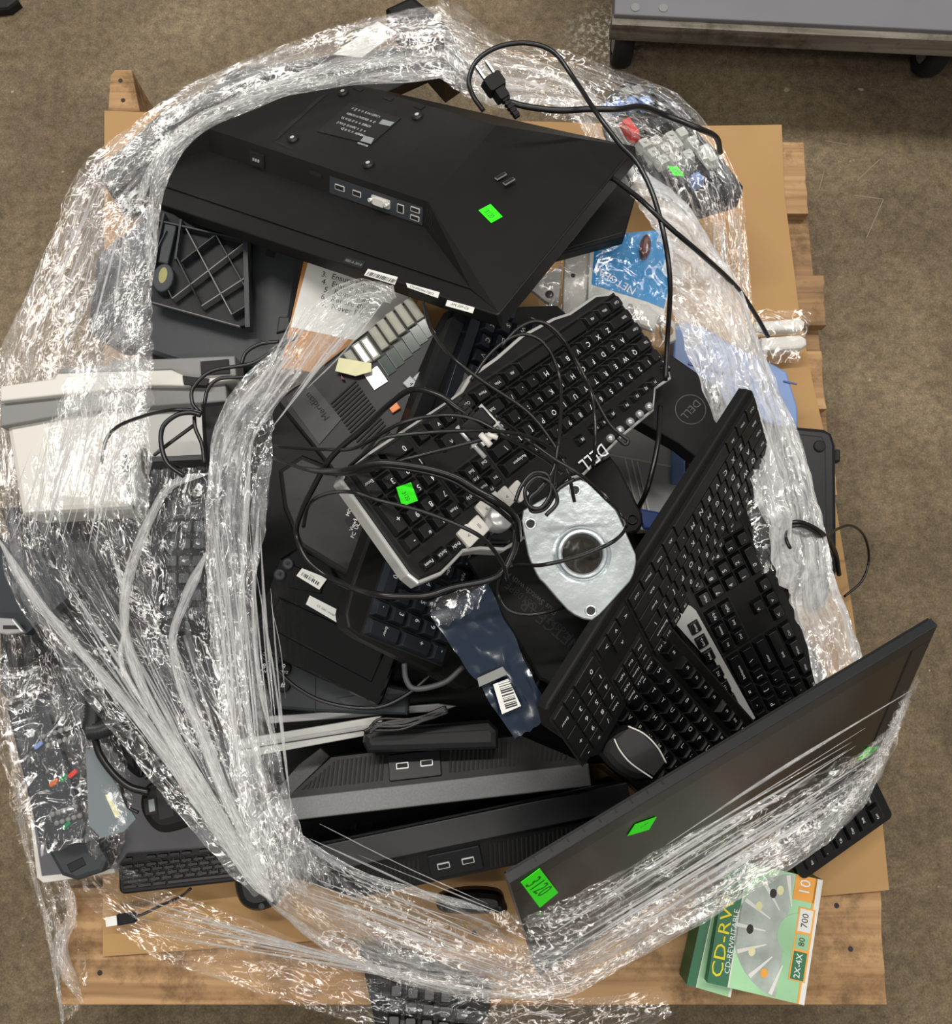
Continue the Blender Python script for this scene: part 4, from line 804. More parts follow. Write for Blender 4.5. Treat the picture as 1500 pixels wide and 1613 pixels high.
# silver rails (projector screen housing)
RF = F_('rail', [(400, 1190), (600, 1155), (600, 1125), (400, 1155)], .38, t=.02)
rl = thing('aluminium_rail', 'white and silver grooved rail lying left to right above the vented monitor tops', 'rail', RF)
m = MB(); m.prism(RF.poly([(375, 1165), (585, 1130), (600, 1128), (605, 1148), (570, 1160), (375, 1196)]), 0, .02, WHITE2, .001)
m.build('rail_body', rl); m = MB(); rib(m, RF, (380, 1181), (600, 1146), .02, .001, .0006, INK); rib(m, RF, (380, 1176), (600, 1141), .02, .001, .0014, SILV); m.build('groove', rl)
RF2 = F_('rail2', [(520, 1130), (760, 1125), (760, 1110), (520, 1115)], .36, t=.01)
m = MB(); m.prism(RF2.poly([(425, 1140), (700, 1120), (720, 1112), (690, 1108), (420, 1128)]), 0, .01, SILV, .001); one(m, 'metal_strip', 'thin silver metal strip just above the white grooved rail', 'strip', RF2)
WP = F_('paper edge', [(430, 1260), (480, 1210), (510, 1190), (500, 1180)], .33, t=.006)
m = MB(); m.prism(WP.poly([(440, 1240), (460, 1250), (520, 1192), (505, 1178), (470, 1205)]), 0, .006, SILVG, .001); one(m, 'grey_panel_corner', 'light grey panel corner poking out left of the vented monitor tops', 'panel', WP)
# black router / rounded adapter
F, r = slab('router', 'black rounded router lying behind the upper vented monitor', 'router', [(572, 1185), (780, 1175), (775, 1135), (575, 1150)], .42, .03, SATIN, poly=[(570, 1170), (572, 1155), (590, 1148), (690, 1142), (770, 1135), (785, 1150), (785, 1180), (578, 1186)], ch=.008)
m = MB(); a = F.L2(585, 1156); c = F.L2(770, 1147); m.box(a[0], a[1]-.004, .0301, c[0], c[1]-.001, .0306, BLK2); m.build('top_panel', r)
# ---------------------------------------------------------------- two monitors standing on edge, vents and USB sockets up
def edgemon(label, e0, e1, zt, rimw, vent, usb, up, deep=.23, mt=SILVG, hmt=BLK, z_in=0.):
    """e0-e1: pixel ends of the rim's outer top edge; up: housing lies toward the picture's top (+1) or bottom (-1)"""
    A, B = P(*e0, zt), P(*e1, zt); ex = (B-A); Ln = ex.length; ex.normalize(); ey = Vector((-ex.y, ex.x, 0))*up; ez = Vector((0, 0, 1))
    if up < 0: A, B = B, A; ex = -ex
    M = Matrix(((ex.x, ey.x, 0, A.x), (ex.y, ey.y, 0, A.y), (0, 0, 1, A.z), (0, 0, 0, 1))); F = Frame(M, Ln, 0, 0)
    r = thing('monitor', label, 'monitor', F)
    m = MB(); m.box(0, 0, -deep, Ln, rimw, 0, mt, .0015); m.build('bezel', r)
    m = MB(); m.box(.01, -.002, -deep+.01, Ln-.01, 0, -.012, GLOSS); m.build('screen', r)
    v0 = [F.L2(a, b, -.012) for a, b in vent]
    xs = sorted(q[0] for q in v0); y1 = max(q[1] for q in v0); xa, xb = xs[0], xs[-1]; xc, xd = xs[1], xs[2]
    m = MB(); z0_, z1_ = -.006, -.022
    vs = [(xa, rimw, z0_), (xb, rimw, z0_), (xd, y1, z1_), (xc, y1, z1_), (xa, rimw, -deep+.03), (xb, rimw, -deep+.03), (xd, y1, -deep+.05), (xc, y1, -deep+.05)]
    m.add(vs, [(0, 1, 2, 3), (3, 2, 6, 7), (1, 5, 6, 2), (0, 3, 7, 4), (4, 7, 6, 5)], hmt); m.build('rear_housing', r)
    sl = (z1_-z0_)/(y1-rimw); S = Matrix.Translation((0, rimw, z0_)) @ Matrix.Rotation(math.atan(sl), 4, 'X')
    H = (y1-rimw)/math.cos(math.atan(sl))
    UF = Frame(F.M @ S)
    ux = [UF.L2(*u, 0) for u in usb]; u0 = min(u[0] for u in ux)-.016; u1 = max(u[0] for u in ux)+.016
    m = MB(); m.X = S
    n_ = int((xb-xa)/.0052)
    mA, mB = m, MB(); mB.X = S
    for i in range(n_):
        x = xa+.012+i*.0052
        lo_ = H*.18; t_ = 1.0
        sk = .0
        x1 = x+(.012 if x < (xa+xb)/2 else -.012)*0
        if u0-.008 < x < u1+.008 or x > xb-.012: continue
        m = mA if x < u0 else mB
        top_ = H*.9 if xc < x < xd else (H*.9*(x-xa)/(xc-xa) if x < xc else H*.9*(xb-x)/(xb-xd))
        if top_ < lo_+.004: continue
        m.add([(x-.0011, lo_, .0003), (x+.0011, lo_, .0003), (x+.0011+.004, top_, .0003), (x-.0011+.004, top_, .0003)], [(0, 1, 2, 3)], RUBBER)
        m.add([(x+.0011, lo_, .0004), (x+.0017, lo_, .0006), (x+.0017+.004, top_, .0006), (x+.0011+.004, top_, .0004)], [(0, 1, 2, 3)], SATIN)
    mA.build('vent_slots', r); mB.build('vent_slots', r)
    m = MB(); m.X = S; m.box(u0, H*.12, 0, u1, H*.85, .003, SATIN, .001, .002); m.build('usb_panel', r)
    for u in ux: m = MB(); m.X = S @ Matrix.Translation((0, 0, .003)); sock(m, u[0], H*.5, .0145, .0075); m.build('usb_port', r)
    return r, F
e1 = edgemon('monitor on edge with grey speckled bezel, vents and two USB sockets facing up', (378, 1302), (932, 1238), .40, .024, [(455, 1262), (520, 1194), (822, 1166), (925, 1222)], [(634, 1199), (672, 1195)], 1)
e2 = edgemon('black monitor on edge with two USB sockets facing up, below the speckled one', (428, 1348), (988, 1232), .38, .03, [(470, 1400), (560, 1418), (985, 1310), (990, 1275)], [(704, 1385), (742, 1376)], -1, mt=SATIN)
F = Frame(Matrix.Translation((0, 0, .545)), 0, 0, 0)
GSH = mat('hazy_grey_bag', sr(92, 86, 80), .3, bump=.2, scale=40)
r = thing('grey_bag', 'crumpled hazy grey plastic seen through the hole of the steel flange plate', 'bag', F); m = crumple(F, [(878, 925), (960, 920), (955, 835), (880, 838)], 0, .005, GSH, 20, 45, 2); m.build('bag_film', r)
# ---------------------------------------------------------------- big monitor leaning at the front
TL_, TR_, BL_ = P(803, 1392, .585), P(1478, 985, .52), P(868, 1572, .19)
ex = (TR_-TL_); W1 = ex.length; ex.normalize(); ey = TL_-BL_; ey -= ex*ey.dot(ex); H1 = .335; ey.normalize(); ez = ex.cross(ey); o_ = TL_-ey*H1
FM = Frame(Matrix(((ex.x, ey.x, ez.x, o_.x), (ex.y, ey.y, ez.y, o_.y), (ex.z, ey.z, ez.z, o_.z), (0, 0, 0, 1))), W1, H1, .012)
DBG.append(('front', W1, H1, [tuple(round(c) for c in proj(FM.T @ Vector((a*W1, b*H1, 0)))) for a, b in ((0, 0), (1, 0), (1, 1), (0, 1))]))
fmn = thing('monitor', 'large black monitor leaning screen outward against the front of the heap, three green stickers', 'monitor', FM)
BEZ = mat('bezel_plastic', sr(26, 27, 29), .4, bump=.1, scale=1500); SCR = mat('antiglare_screen', sr(20, 18, 15), .32, spec=.6)  # screen colour carries the brown of a blurred floor reflection
m = MB(); bz_ = .026
for a in ((0, 0, W1, bz_), (0, H1-bz_, W1, H1), (0, bz_, bz_, H1-bz_), (W1-bz_, bz_, W1, H1-bz_)): m.box(a[0], a[1], .002, a[2], a[3], .012, BEZ, .0012)
m.build('bezel', fmn)
m = MB(); m.box(bz_-.002, bz_-.002, .003, W1-bz_+.002, H1-bz_+.002, .0108, SCR); m.build('screen', fmn)
m = MB(); m.taper(rrect(.10, .08, W1-.10, H1-.09, .02), -.028, rrect(.03, .03, W1-.03, H1-.04, .02), .0005, BLK); m.prism(rrect(.0, .0, W1, H1, .004), 0, .0025, BLK); m.build('rear_housing', fmn)
m = MB()
for i in range(9): x = W1*(.06+.035*i); m.box(x, H1-.0005, .003, x+.0015, H1+.0006, .007, SATIN)
m.build('edge_clips', fmn)
for q, ln, dp in (([(850, 1429), (879, 1405), (850, 1367), (820, 1389)], .6, ((828, 1380), (866, 1411))), ([(988, 1316), (1022, 1306), (1034, 1286), (1000, 1298)], .45, ((1004, 1306), (1024, 1292))), ([(1348, 1198), (1365, 1193), (1385, 1175), (1366, 1177)], .3, ((1360, 1194), (1374, 1180)))):
    sticker(fmn, FM, q, 0.0124 if q[0][0] == 850 else .0112, dirpx=dp, ts=.27, sx=1.15)
# ---------------------------------------------------------------- small things near the centre and right
MO = F_('mouse', [(960, 1225), (1040, 1215), (1010, 1150), (950, 1180)], .50, t=.03)
mo = thing('computer_mouse', 'black mouse with two thin white arcs beside the leaning monitor', 'mouse', MO)
m = MB(); pts = MO.poly([(945, 1187), (955, 1165), (985, 1145), (1010, 1148), (1035, 1168), (1050, 1200), (1040, 1222), (1005, 1232), (970, 1215)]); m.prism([tuple(v)[:2] for v in [(q[0], q[1]) for q in cr(pts+[pts[0]], 4)[:-1]]], 0, .03, BLK2, .009); m.build('shell', mo)
m = MB()
for arc in ([(968, 1164), (977, 1182), (995, 1203), (1028, 1226)], [(990, 1144), (1015, 1156), (1036, 1177), (1050, 1202)]):
    m.tube([Vector((*MO.L2(a, b, .031), .0300)) for a, b in cr(arc, 6)], .0009, WHITE, 6)
m.build('white_arc', mo, label='thin white trim arcs')
m = MB(); m.prism(MO.poly([(992, 1146), (1012, 1156), (1034, 1178), (1048, 1200), (1030, 1222), (998, 1203), (980, 1182), (971, 1165)], .0302), .0295, .0302, KEYM2); m.build('top_cover', mo)
# thin client with round badge
F, r = slab('thin_client', 'matt black flat computer with a round embossed badge right of the silver-rimmed keyboard', 'computer', [(1000, 700), (1100, 760), (1140, 620), (1060, 560)], .40, .035, BLK2, poly=[(940, 640), (1052, 556), (1060, 560), (1135, 612), (1165, 690), (1160, 720), (1095, 720), (1070, 700), (1000, 660)], ch=.002)
c = F.L2(1088, 645); m = MB()
for i in range(36):
    a = 2*math.pi*i/36; b_ = 2*math.pi*(i+1)/36; R = .0185; m.add([(c[0]+math.cos(t)*q, c[1]+math.sin(t)*q, .0354) for t, q in ((a, R-.0008), (a, R), (b_, R), (b_, R-.0008))], [(0, 1, 2, 3)], EMB)
m.text('DELL', c[0], c[1], .0354, .013, EMB, -1.9); m.build('badge', r)
# rubber footed black device
F, r = slab('laptop_dock', 'wide black device upside down with round rubber feet behind the film rope at right', 'device', [(1080, 900), (1315, 900), (1312, 690), (1085, 665)], .27, .05, SATIN, poly=[(1072, 900), (1080, 690), (1086, 665), (1098, 657), (1300, 675), (1312, 682), (1318, 700), (1320, 900), (1300, 960), (1240, 930)], ch=.006)
for a in ((1113, 680), (1291, 703)):
    x, y = F.L2(*a); m = MB(); m.lathe(x, y, [(.008, .05), (.0075, .0525), (.006, .053), (0, .053)], RUBBER); m.build('rubber_foot', r)
m = MB(); q = F.poly([(1101, 900), (1103, 675), (1108, 670), (1295, 688), (1300, 700), (1304, 930)]); 
for i in range(5): a, c = Vector(q[i]), Vector(q[i+1]); d = (c-a).normalized(); n_ = Vector((-d.y, d.x))*.0006; m.prism([tuple(a-n_), tuple(c-n_), tuple(c+n_), tuple(a+n_)], .05, .0503, RUBBER)
m.build('panel_seam', r)
m = MB(); x, y = F.L2(1317, 716, .03); m.box(x-.004, y-.010, .02, x+.004, y+.006, .036, RUBBER, .002); m.build('side_button', r)
# white box with blue trim
F, r = slab('storage_tray', 'white and grey plastic tray with blue ends below the thin black computer', 'tray', [(1000, 835), (1075, 835), (1080, 680), (940, 680)], .30, .03, LGREY, poly=[(930, 700), (985, 660), (1075, 690), (1080, 700), (1080, 830), (1010, 835), (985, 760)], ch=.002)
m = MB(); m.prism(F.poly([(1058, 700), (1080, 706), (1080, 765), (1058, 762)], .034), .028, .034, LBLUE, .002); m.build('blue_clip', r)
m = MB(); m.prism(F.poly([(1008, 800), (1050, 808), (1062, 812), (1060, 835), (1015, 833), (1003, 815)], .034), .026, .034, BLUE, .003); m.build('blue_end', r)
m = MB()
for x0 in (985, 995, 1003): rib(m, F, (x0, 722), (x0+20, 808), .03, .002, .001, WHITE)
rib(m, F, (955, 715), (1060, 735), .03, .002, .001, WHITE); m.build('tray_rib', r)
# black adapter panel under K1
F, r = slab('wall_bracket', 'matt black plate with rounded corner beside the steel flange plate', 'bracket', [(950, 790), (1010, 830), (960, 715), (900, 745)], .44, .015, BLK2, poly=[(890, 760), (962, 718), (975, 735), (1012, 808), (1014, 825), (1005, 838), (960, 850), (930, 790)], ch=.003)
m = MB(); x, y = F.L2(996, 818); m.lathe(x, y, [(.006, .015), (.006, .017), (.0045, .017), (.0045, .0152)], SATIN); m.build('bolt_eye', r)
# organiser in pale blue
F, r = slab('plastic_organiser', 'pale blue translucent plastic organiser under the film rope, right of the keyboards', 'organiser', [(1100, 640), (1255, 670), (1240, 580), (1065, 500)], .22, .04, LBLUE, poly=[(1062, 515), (1075, 505), (1110, 515), (1150, 540), (1222, 575), (1240, 585), (1257, 640), (1258, 672), (1250, 680), (1140, 640), (1060, 575)], ch=.003)
m = MB(); m.prism(F.poly([(1083, 525), (1105, 527), (1105, 545), (1083, 543)]), .04, .043, KGREY2, .001); m.build('latch', r); m = MB(); rib(m, F, (1085, 572), (1140, 588), .04, .002, .0016, BLUE); rib(m, F, (1235, 600), (1256, 605), .04, .002, .001, BLUE); m.build('edge_rib', r)
F, r = slab('plastic_ring', 'white plastic ring piece beside the black cord above the pale blue organiser', 'ring', [(1040, 540), (1065, 540), (1065, 500), (1040, 500)], .24, .01, WHITE, poly=[(1040, 520), (1043, 505), (1056, 500), (1064, 508), (1066, 535), (1050, 542)], ch=.002)
m = MB(); m.prism(circ(*F.L2(1052, 521), .008, 18), .0101, .0106, CB); m.build('ring_hole', r)
# clear bag with two white handles on the right
F = F_('clamshell', [(1195, 545), (1270, 545), (1268, 495), (1190, 500)], .19, t=.02)
r = thing('bagged_brackets', 'two white plastic brackets inside a clear bag on the cardboard at right', 'bagged parts', F)
for a in ([(1190, 505), (1262, 500), (1270, 505), (1268, 515), (1262, 519), (1192, 520)], [(1200, 530), (1262, 526), (1272, 532), (1273, 542), (1264, 548), (1200, 552)]):
    m = MB(); m.prism(F.poly(a), 0, .018, WHITE, .004); m.build('bracket', r)
m = crumple(F, [(1188, 572), (1258, 572), (1280, 490), (1185, 488)], .023, .006, BAG, 24, 50, 8); m.build('clear_bag', r)
# cards in clear bag under the big monitor
F = F_('blue card', [(950, 470), (1045, 500), (1060, 390), (950, 370)], .36, t=.01)
r = thing('retail_pack', 'bright blue and white retail pack in a clear bag right of the big monitor', 'package', F)
m = MB(); m.prism(F.poly([(930, 375), (1055, 370), (1062, 400), (1052, 470), (1046, 505), (1000, 520), (925, 505)]), 0, .008, PAPER, .001); m.build('card_back', r)
m = MB(); m.prism(F.poly([(938, 372), (1040, 362), (1056, 402), (1053, 455), (1046, 486), (1020, 475), (932, 448)], .0085), .0081, .0086, CYAN); m.text('NETGEAR', *F.L2(968, 440), .009, .014, WINK, 2.75); m.build('blue_print', r)
m = MB(); x, y = F.L2(1018, 385, .02); m.prism(circ(x, y, .007, 14, .017), .009, .018, DRED, .004); m.build('red_earpiece', r)
m = MB(); m.prism(F.poly([(990, 480), (1020, 482), (1040, 500), (1030, 525), (1005, 515)]), .009, .02, WHITE, .006); m.build('white_plug', r)
m = crumple(F, [(930, 545), (1055, 545), (1050, 360), (940, 370)], .025, .010, BAG, 30, 38, 5); m.build('clear_bag', r)
F = F_('white brackets', [(850, 470), (930, 490), (930, 400), (860, 400)], .35, t=.012)
r = thing('wall_plate', 'white plastic wall plates with screw holes below the right corner of the big monitor', 'bracket', F)
m = MB(); m.prism(F.poly([(890, 400), (934, 395), (933, 450), (928, 500), (885, 500)]), 0, .014, WHITE, .002); m.prism(circ(*F.L2(903, 435), .003, 12), .0141, .0146, INK); m.build('plate', r)
m = MB(); m.prism(F.poly([(835, 452), (860, 430), (886, 415), (880, 480), (876, 485)]), 0, .008, WHITE2, .001); x, y = F.L2(866, 462); m.prism(circ(x, y, .0055, 14), .0081, .0086, INK); m.build('corner_plate', r)
m = crumple(F, [(850, 500), (935, 500), (935, 390), (845, 420)], .02, .006, BAG, 20, 50, 12); m.build('clear_bag', r)
# bag with green chip on the right
F = F_('green bag', [(1190, 890), (1240, 880), (1230, 780), (1180, 790)], .40, t=.006)
r = thing('bagged_circuit_board', 'small circuit board with a green part in a clear bag next to the right-hand keyboards', 'bagged part', F)
m = MB(); m.prism(F.poly([(1180, 830), (1220, 820), (1232, 870), (1200, 880)]), 0, .004, BLK2, .001); m.box(*[c for c in F.L2(1214, 845)], .004, F.L2(1222, 855)[0], F.L2(1222, 858)[1], .006, PCBG); m.build('board', r)
m = crumple(F, [(1200, 905), (1242, 890), (1230, 770), (1172, 780)], .010, .006, BAG, 22, 50, 9); m.build('clear_bag', r)
# coin-till keypad with coloured keys
def corr(*a): return list(a)
PK = fitkb('POS', [(1045, 250, 0, 0), (1064, 247, 1, 0), (1085, 242, 2, 0), (1030, 239, 0, 1), (1050, 231, 1, 1), (1067, 225, 2, 1), (1016, 224, 0, 2), (1034, 220, 1, 2), (1058, 213, 2, 2), (1075, 207, 3, 2), (1092, 221, 3, 1), (1084, 266, 1, -1)], .30, .03, mx=0, my0=0, my1=0, wz=100, wt=60)
pk = thing('till_keyboard', 'cash register keyboard with white, blue and red keys under film at the upper right', 'keyboard', PK)
m = MB(); m.prism(PK.poly([(1172, 292), (1170, 305), (1105, 325), (1030, 280), (960, 200), (950, 160), (985, 125), (1010, 132), (1060, 165), (1130, 235)], .03), 0, .03, BLK2, .004); m.build('case', pk)
def pkey(px, py, w_, h_, mt, t='', kind='key', tm=INK, lab=None, tall=.013):
    x, y = PK.L2(px, py, .03+tall); m = MB(); m.taper(rrect(x-w_/2, y-h_/2, x+w_/2, y+h_/2, .001, 2), .03, rrect(x-w_*.36, y-h_*.38, x+w_*.36, y+h_*.38, .0015, 2), .03+tall, mt)
    if t: m.text(t, x, y, .0302+tall, .008 if len(t) < 2 else .006, tm, math.pi/2*0-2.2)
    return m.build(kind, pk, label=lab)
WK = mat('white_keycap', sr(190, 190, 184), .4)
for px, py, t in ((1045, 250, '7'), (1064, 247, '4'), (1085, 242, '1'), (1030, 239, '8'), (1050, 231, '5'), (1067, 225, '2'), (1016, 224, '9'), (1034, 220, '6'), (1058, 213, '3'), (1075, 207, ''), (1092, 221, '00')): pkey(px, py, .0178, .0178, WK, t)
pkey(1117, 240, .018, .037, WK, '0', lab='double height white key')
for px, py, t, mt in ((1084, 266, 'CE', CHAR), (1099, 279, 'LT', LBLUE), (1121, 273, 'M', CHAR), (1142, 278, '', CHAR), (1075, 283, '', CHAR), (1018, 157, '', LBLUE), (996, 159, '', LBLUE), (975, 163, '', LBLUE), (958, 168, '', LBLUE), (1025, 141, '', CHAR), (1042, 152, '', CHAR), (1058, 161, '', CHAR), (1072, 172, '', CHAR), (1083, 182, '', CHAR), (1005, 140, '', GREYP), (988, 143, '', GREYP), (968, 152, '', CHAR)): pkey(px, py, .0178, .0178, mt, t, tm=WINK)
pkey(994, 198, .016, .036, RED, lab='long red key'); pkey(1040, 190, .04, .017, CHAR, '', lab='wide dark key'); pkey(1015, 197, .03, .017, CHAR2, '')
sticker(pk, PK, [(1078, 278), (1068, 263), (1051, 262), (1062, 277)], .0455, dirpx=((1057, 265), (1073, 276)))
# ---------------------------------------------------------------- CD-RW boxes
def cdbox(name, quad, z, full=True, lab=None):
    F = F_('cd', quad, z, t=.045); r = thing(name, lab, 'box', F); LG = MATS.get('pale_green_card') or mat('pale_green_card', sr(150, 200, 152), .35, vary=.25, vscale=9)
    m = MB(); m.box(0, 0, 0, F.w, F.h, .045, DGREEN); m.build('carton', r); w, h = F.w, F.h
    m = MB(); m.box(.0, .0, .0451, w, h*.79, .0454, LG); m.box(0, h*.79, .0451, w, h, .0455, DGREEN); m.box(0, 0, .0452, w, h*.055, .0456, PAPER); m.box(0, h*.775, .0454, w, h*.79, .0457, PAPER); m.build('front_print', r)
    if not full: return r
    def strip(x0, y0, x1, y1, mt, z=.0457): m.box(x0*w, y0*h, z, x1*w, y1*h, z+.0002, mt)
    m = MB(); c = (w*.5, h*.2); GR2 = MATS.get('grey_print_photo') or mat('grey_print_photo', sr(166, 176, 168), .4, vary=.3, vscale=30)
    m.prism([q for q in circ(c[0], c[1], h*.62, 40) if q[1] > h*.12 and -0 < q[0] < w*1], .0455, .0457, GR2); 
    m.prism([(max(.001, min(w-.001, x)), max(h*.1, y)) for x, y in circ(w*.52, h*.16, h*.22, 30)], .0457, .0459, LG)
    for k in range(7):
        a = math.radians(15+25*k); m.add([(c[0]+math.cos(a+d)*q*h, c[1]+math.sin(a+d)*q*h, .046) for d, q in ((-.02, .3), (-.035, .61), (.035, .61), (.02, .3))], [(0, 1, 2, 3)], PAPER)
    for k, (a, mt) in enumerate(((38, INK), (62, CREAM), (92, INK), (118, CREAM), (147, ORC), (28, CREAM))):
        a = math.radians(a); m.prism(circ(c[0]+math.cos(a)*h*.48, c[1]+math.sin(a)*h*.46, .006, 10, .0045), .0459, .0461, mt)
    m.build('disc_picture', r)
    m = MB(); strip(0, .055, 1, .075, ORC); strip(.8, .055, 1, .28, ORC)
    for x0, x1, mt in ((.18, .40, DGREEN), (.42, .54, LG), (.56, .74, PAPER)): strip(x0-.01, .03, x1+.01, .2, ORC, .0459); strip(x0, .05, x1, .185, mt, .0462)
    m.text('2X-4X', w*.29, h*.12, .0466, .011, WINK); m.text('80', w*.48, h*.12, .0466, .011, INK); m.text('700', w*.65, h*.12, .0466, .012, INK); m.text('10', w*.91, h*.17, .0466, .02, WINK)
    m.build('value_tabs', r)
    m = MB(); m.text('CD-RW', w*.38, h*.915, .0462, .021, YEL, 0, 1.4); m.text('CD-REWRITABLE', w*.36, h*.82, .0462, .0095, WINK, 0, 1.1); m.build('title_print', r)
    return r
cdbox('disc_carton', [(1269, 1585), (1294, 1386), (1148, 1352), (1113, 1546)], .205, True, 'green and white rewritable disc carton on the bottom right pallet board')
cdbox('disc_carton', [(1150, 1570), (1180, 1440), (1110, 1420), (1082, 1552)], .190, False, 'green disc carton mostly hidden behind the one with the disc picture')
# ---------------------------------------------------------------- lower left group
F, r = slab('screen_panel', 'flat grey panel beneath the upturned mouse at lower left', 'panel', [(60, 1380), (340, 1330), (330, 1130), (160, 1140)], .21, .02, mat('mid_grey_panel', sr(92, 92, 96), .4), poly=[(50, 1290), (62, 1380), (70, 1388), (180, 1372), (200, 1345), (420, 1330), (400, 1180), (300, 1120), (150, 1120), (60, 1200)], ch=.003)
m = MB(); m.prism(F.poly([(47, 1290), (52, 1292), (66, 1380), (180, 1368), (181, 1375), (68, 1391), (58, 1383)], .022), .01, .022, WHITE, .001); m.build('white_edge', r)
F, r = slab('computer_mouse', 'black computer mouse upside down with a small pale label, lower left', 'mouse', [(225, 1310), (330, 1310), (330, 1215), (225, 1215)], .30, .035, BLK2, poly=[(222, 1285), (218, 1262), (226, 1240), (246, 1230), (275, 1229), (320, 1245), (345, 1262), (330, 1288), (300, 1302), (262, 1313), (240, 1308)], ch=.010)
m = MB(); m.prism(F.poly([(246, 1241), (270, 1238), (274, 1285), (252, 1292)]), .035, .0356, SATIN); m.prism(F.poly([(234, 1260), (243, 1258), (245, 1277), (236, 1279)]), .0358, .0362, GINK); m.prism(F.poly([(226, 1258), (246, 1254), (248, 1282), (230, 1284)]), .035, .0357, RUBBER); m.build('base_label', r)
F, r = slab('headset_pad', 'black teardrop foam pad among the hoses at lower left', 'pad', [(170, 1220), (220, 1230), (235, 1150), (160, 1140)], .30, .025, BLK2, poly=[(168, 1150), (180, 1136), (215, 1140), (228, 1160), (226, 1195), (220, 1226), (195, 1210), (172, 1180)], ch=.008)
m = MB(); seam(m, F, (226, 1160), (222, 1222), .0252, .0006, CHAR); m.build('pad_seam', r)
F, r = slab('handset_cradle', 'glossy grey plastic cradle with a square recess under film at lower left', 'cradle', [(90, 1400), (165, 1380), (150, 1310), (60, 1330)], .26, .03, CHAR, poly=[(50, 1300), (75, 1290), (140, 1300), (170, 1355), (160, 1375), (120, 1388), (95, 1380)], ch=.006)
m = MB(); m.prism(F.poly([(105, 1362), (130, 1350), (136, 1362), (112, 1375)]), .03, .0312, SATIN, .001); m.build('recess', r)
# bagged remote
F = F_('remote', [(60, 1300), (130, 1330), (80, 1090), (10, 1110)], .30, t=.02)
r = thing('remote_control', 'grey remote control with red and green buttons inside a clear bag at lower left', 'remote control', F)
m = MB(); m.prism(F.poly([(8, 1112), (55, 1092), (70, 1100), (135, 1300), (130, 1320), (80, 1335), (60, 1325)]), 0, .02, CHAR2, .004); m.build('body', r)
m = MB(); m.prism(F.poly([(15, 1115), (52, 1100), (56, 1112), (20, 1128)]), .02, .0204, CHAR); m.text('SONY', *F.L2(38, 1120), .0207, .009, WINK, 2.8-math.pi+.3); m.build('maker_print', r)
for px, py, mt in ((60, 1174, LBLUE), (84, 1233, ORANGE2), (100, 1226, PCBG), (114, 1219, RED), (104, 1300, PCBG)):
    x, y = F.L2(px, py, .023); m = MB(); m.X = Matrix.Translation((x, y, 0)) @ Matrix.Rotation(.45, 4, 'Z'); m.box(-.006, -.0028, .02, .006, .0028, .0235, mt, .001, .002); m.build('colour_button', r)
m = MB()
for i in range(5):
    for j in range(4):
        x, y = F.L2(68+i*9+j*7, 1160+i*-3+j*14 + 95*(j > 1), .022); m.lathe(x, y, [(.0032, .02), (.003, .0225), (0, .0227)], GREYP, 10)
m.build('small_buttons', r)
q = [(20, 1100)]; m = crumple(F, [(55, 1350), (205, 1305), (140, 1050), (-20, 1050)], .03, .016, BAG, 40, 30, 15); m.build('clear_bag', r)
F, r = slab('clear_folder', 'smoky clear plastic sleeve with a small cream tag at lower left', 'sleeve', [(120, 1340), (215, 1280), (160, 1180), (130, 1180)], .315, .002, mat('smoky_clear_plastic', sr(120, 128, 132), .25), poly=[(135, 1180), (150, 1180), (214, 1290), (195, 1310), (160, 1320), (140, 1300)], ch=0)
m = MB(); m.prism(F.poly([(166, 1252), (172, 1250), (190, 1284), (182, 1288)]), .002, .0026, CREAM); m.build('cream_tag', r)
F, r = slab('computer_mouse', 'black rounded mouse poking out on the cardboard below the vented monitors, left', 'mouse', [(370, 1435), (432, 1435), (430, 1360), (370, 1365)], .20, .035, BLK, poly=[(370, 1380), (368, 1405), (378, 1428), (400, 1438), (425, 1432), (436, 1420), (430, 1370), (400, 1355)], ch=.012)
m = MB(); m.lathe(*F.L2(412, 1428), [(.004, .0351), (.003, .0355), (0, .0355)], CHAR); m.build('scroll_wheel', r)
F, r = slab('computer_mouse', 'black mouse end showing between vented monitor and leaning monitor', 'mouse', [(690, 1430), (795, 1430), (790, 1400), (700, 1405)], .24, .03, BLK, poly=[(690, 1415), (730, 1404), (770, 1404), (790, 1410), (796, 1425), (792, 1440), (700, 1440)], ch=.009)
# extra dark slab between the two vented monitors
F, r = slab('keyboard_tray', 'dark vented plastic base glimpsed between the two vented monitors', 'base', [(430, 1330), (760, 1290), (760, 1240), (430, 1280)], .30, .02, BLK2, poly=[(420, 1300), (900, 1230), (960, 1260), (900, 1330), (450, 1380)])
m = MB()
for i in range(8): rib(m, F, (560+i*26, 1300-i*3), (556+i*26, 1318-i*3), .02, .004, .0008, SATIN)
m.build('vent_slots', r)
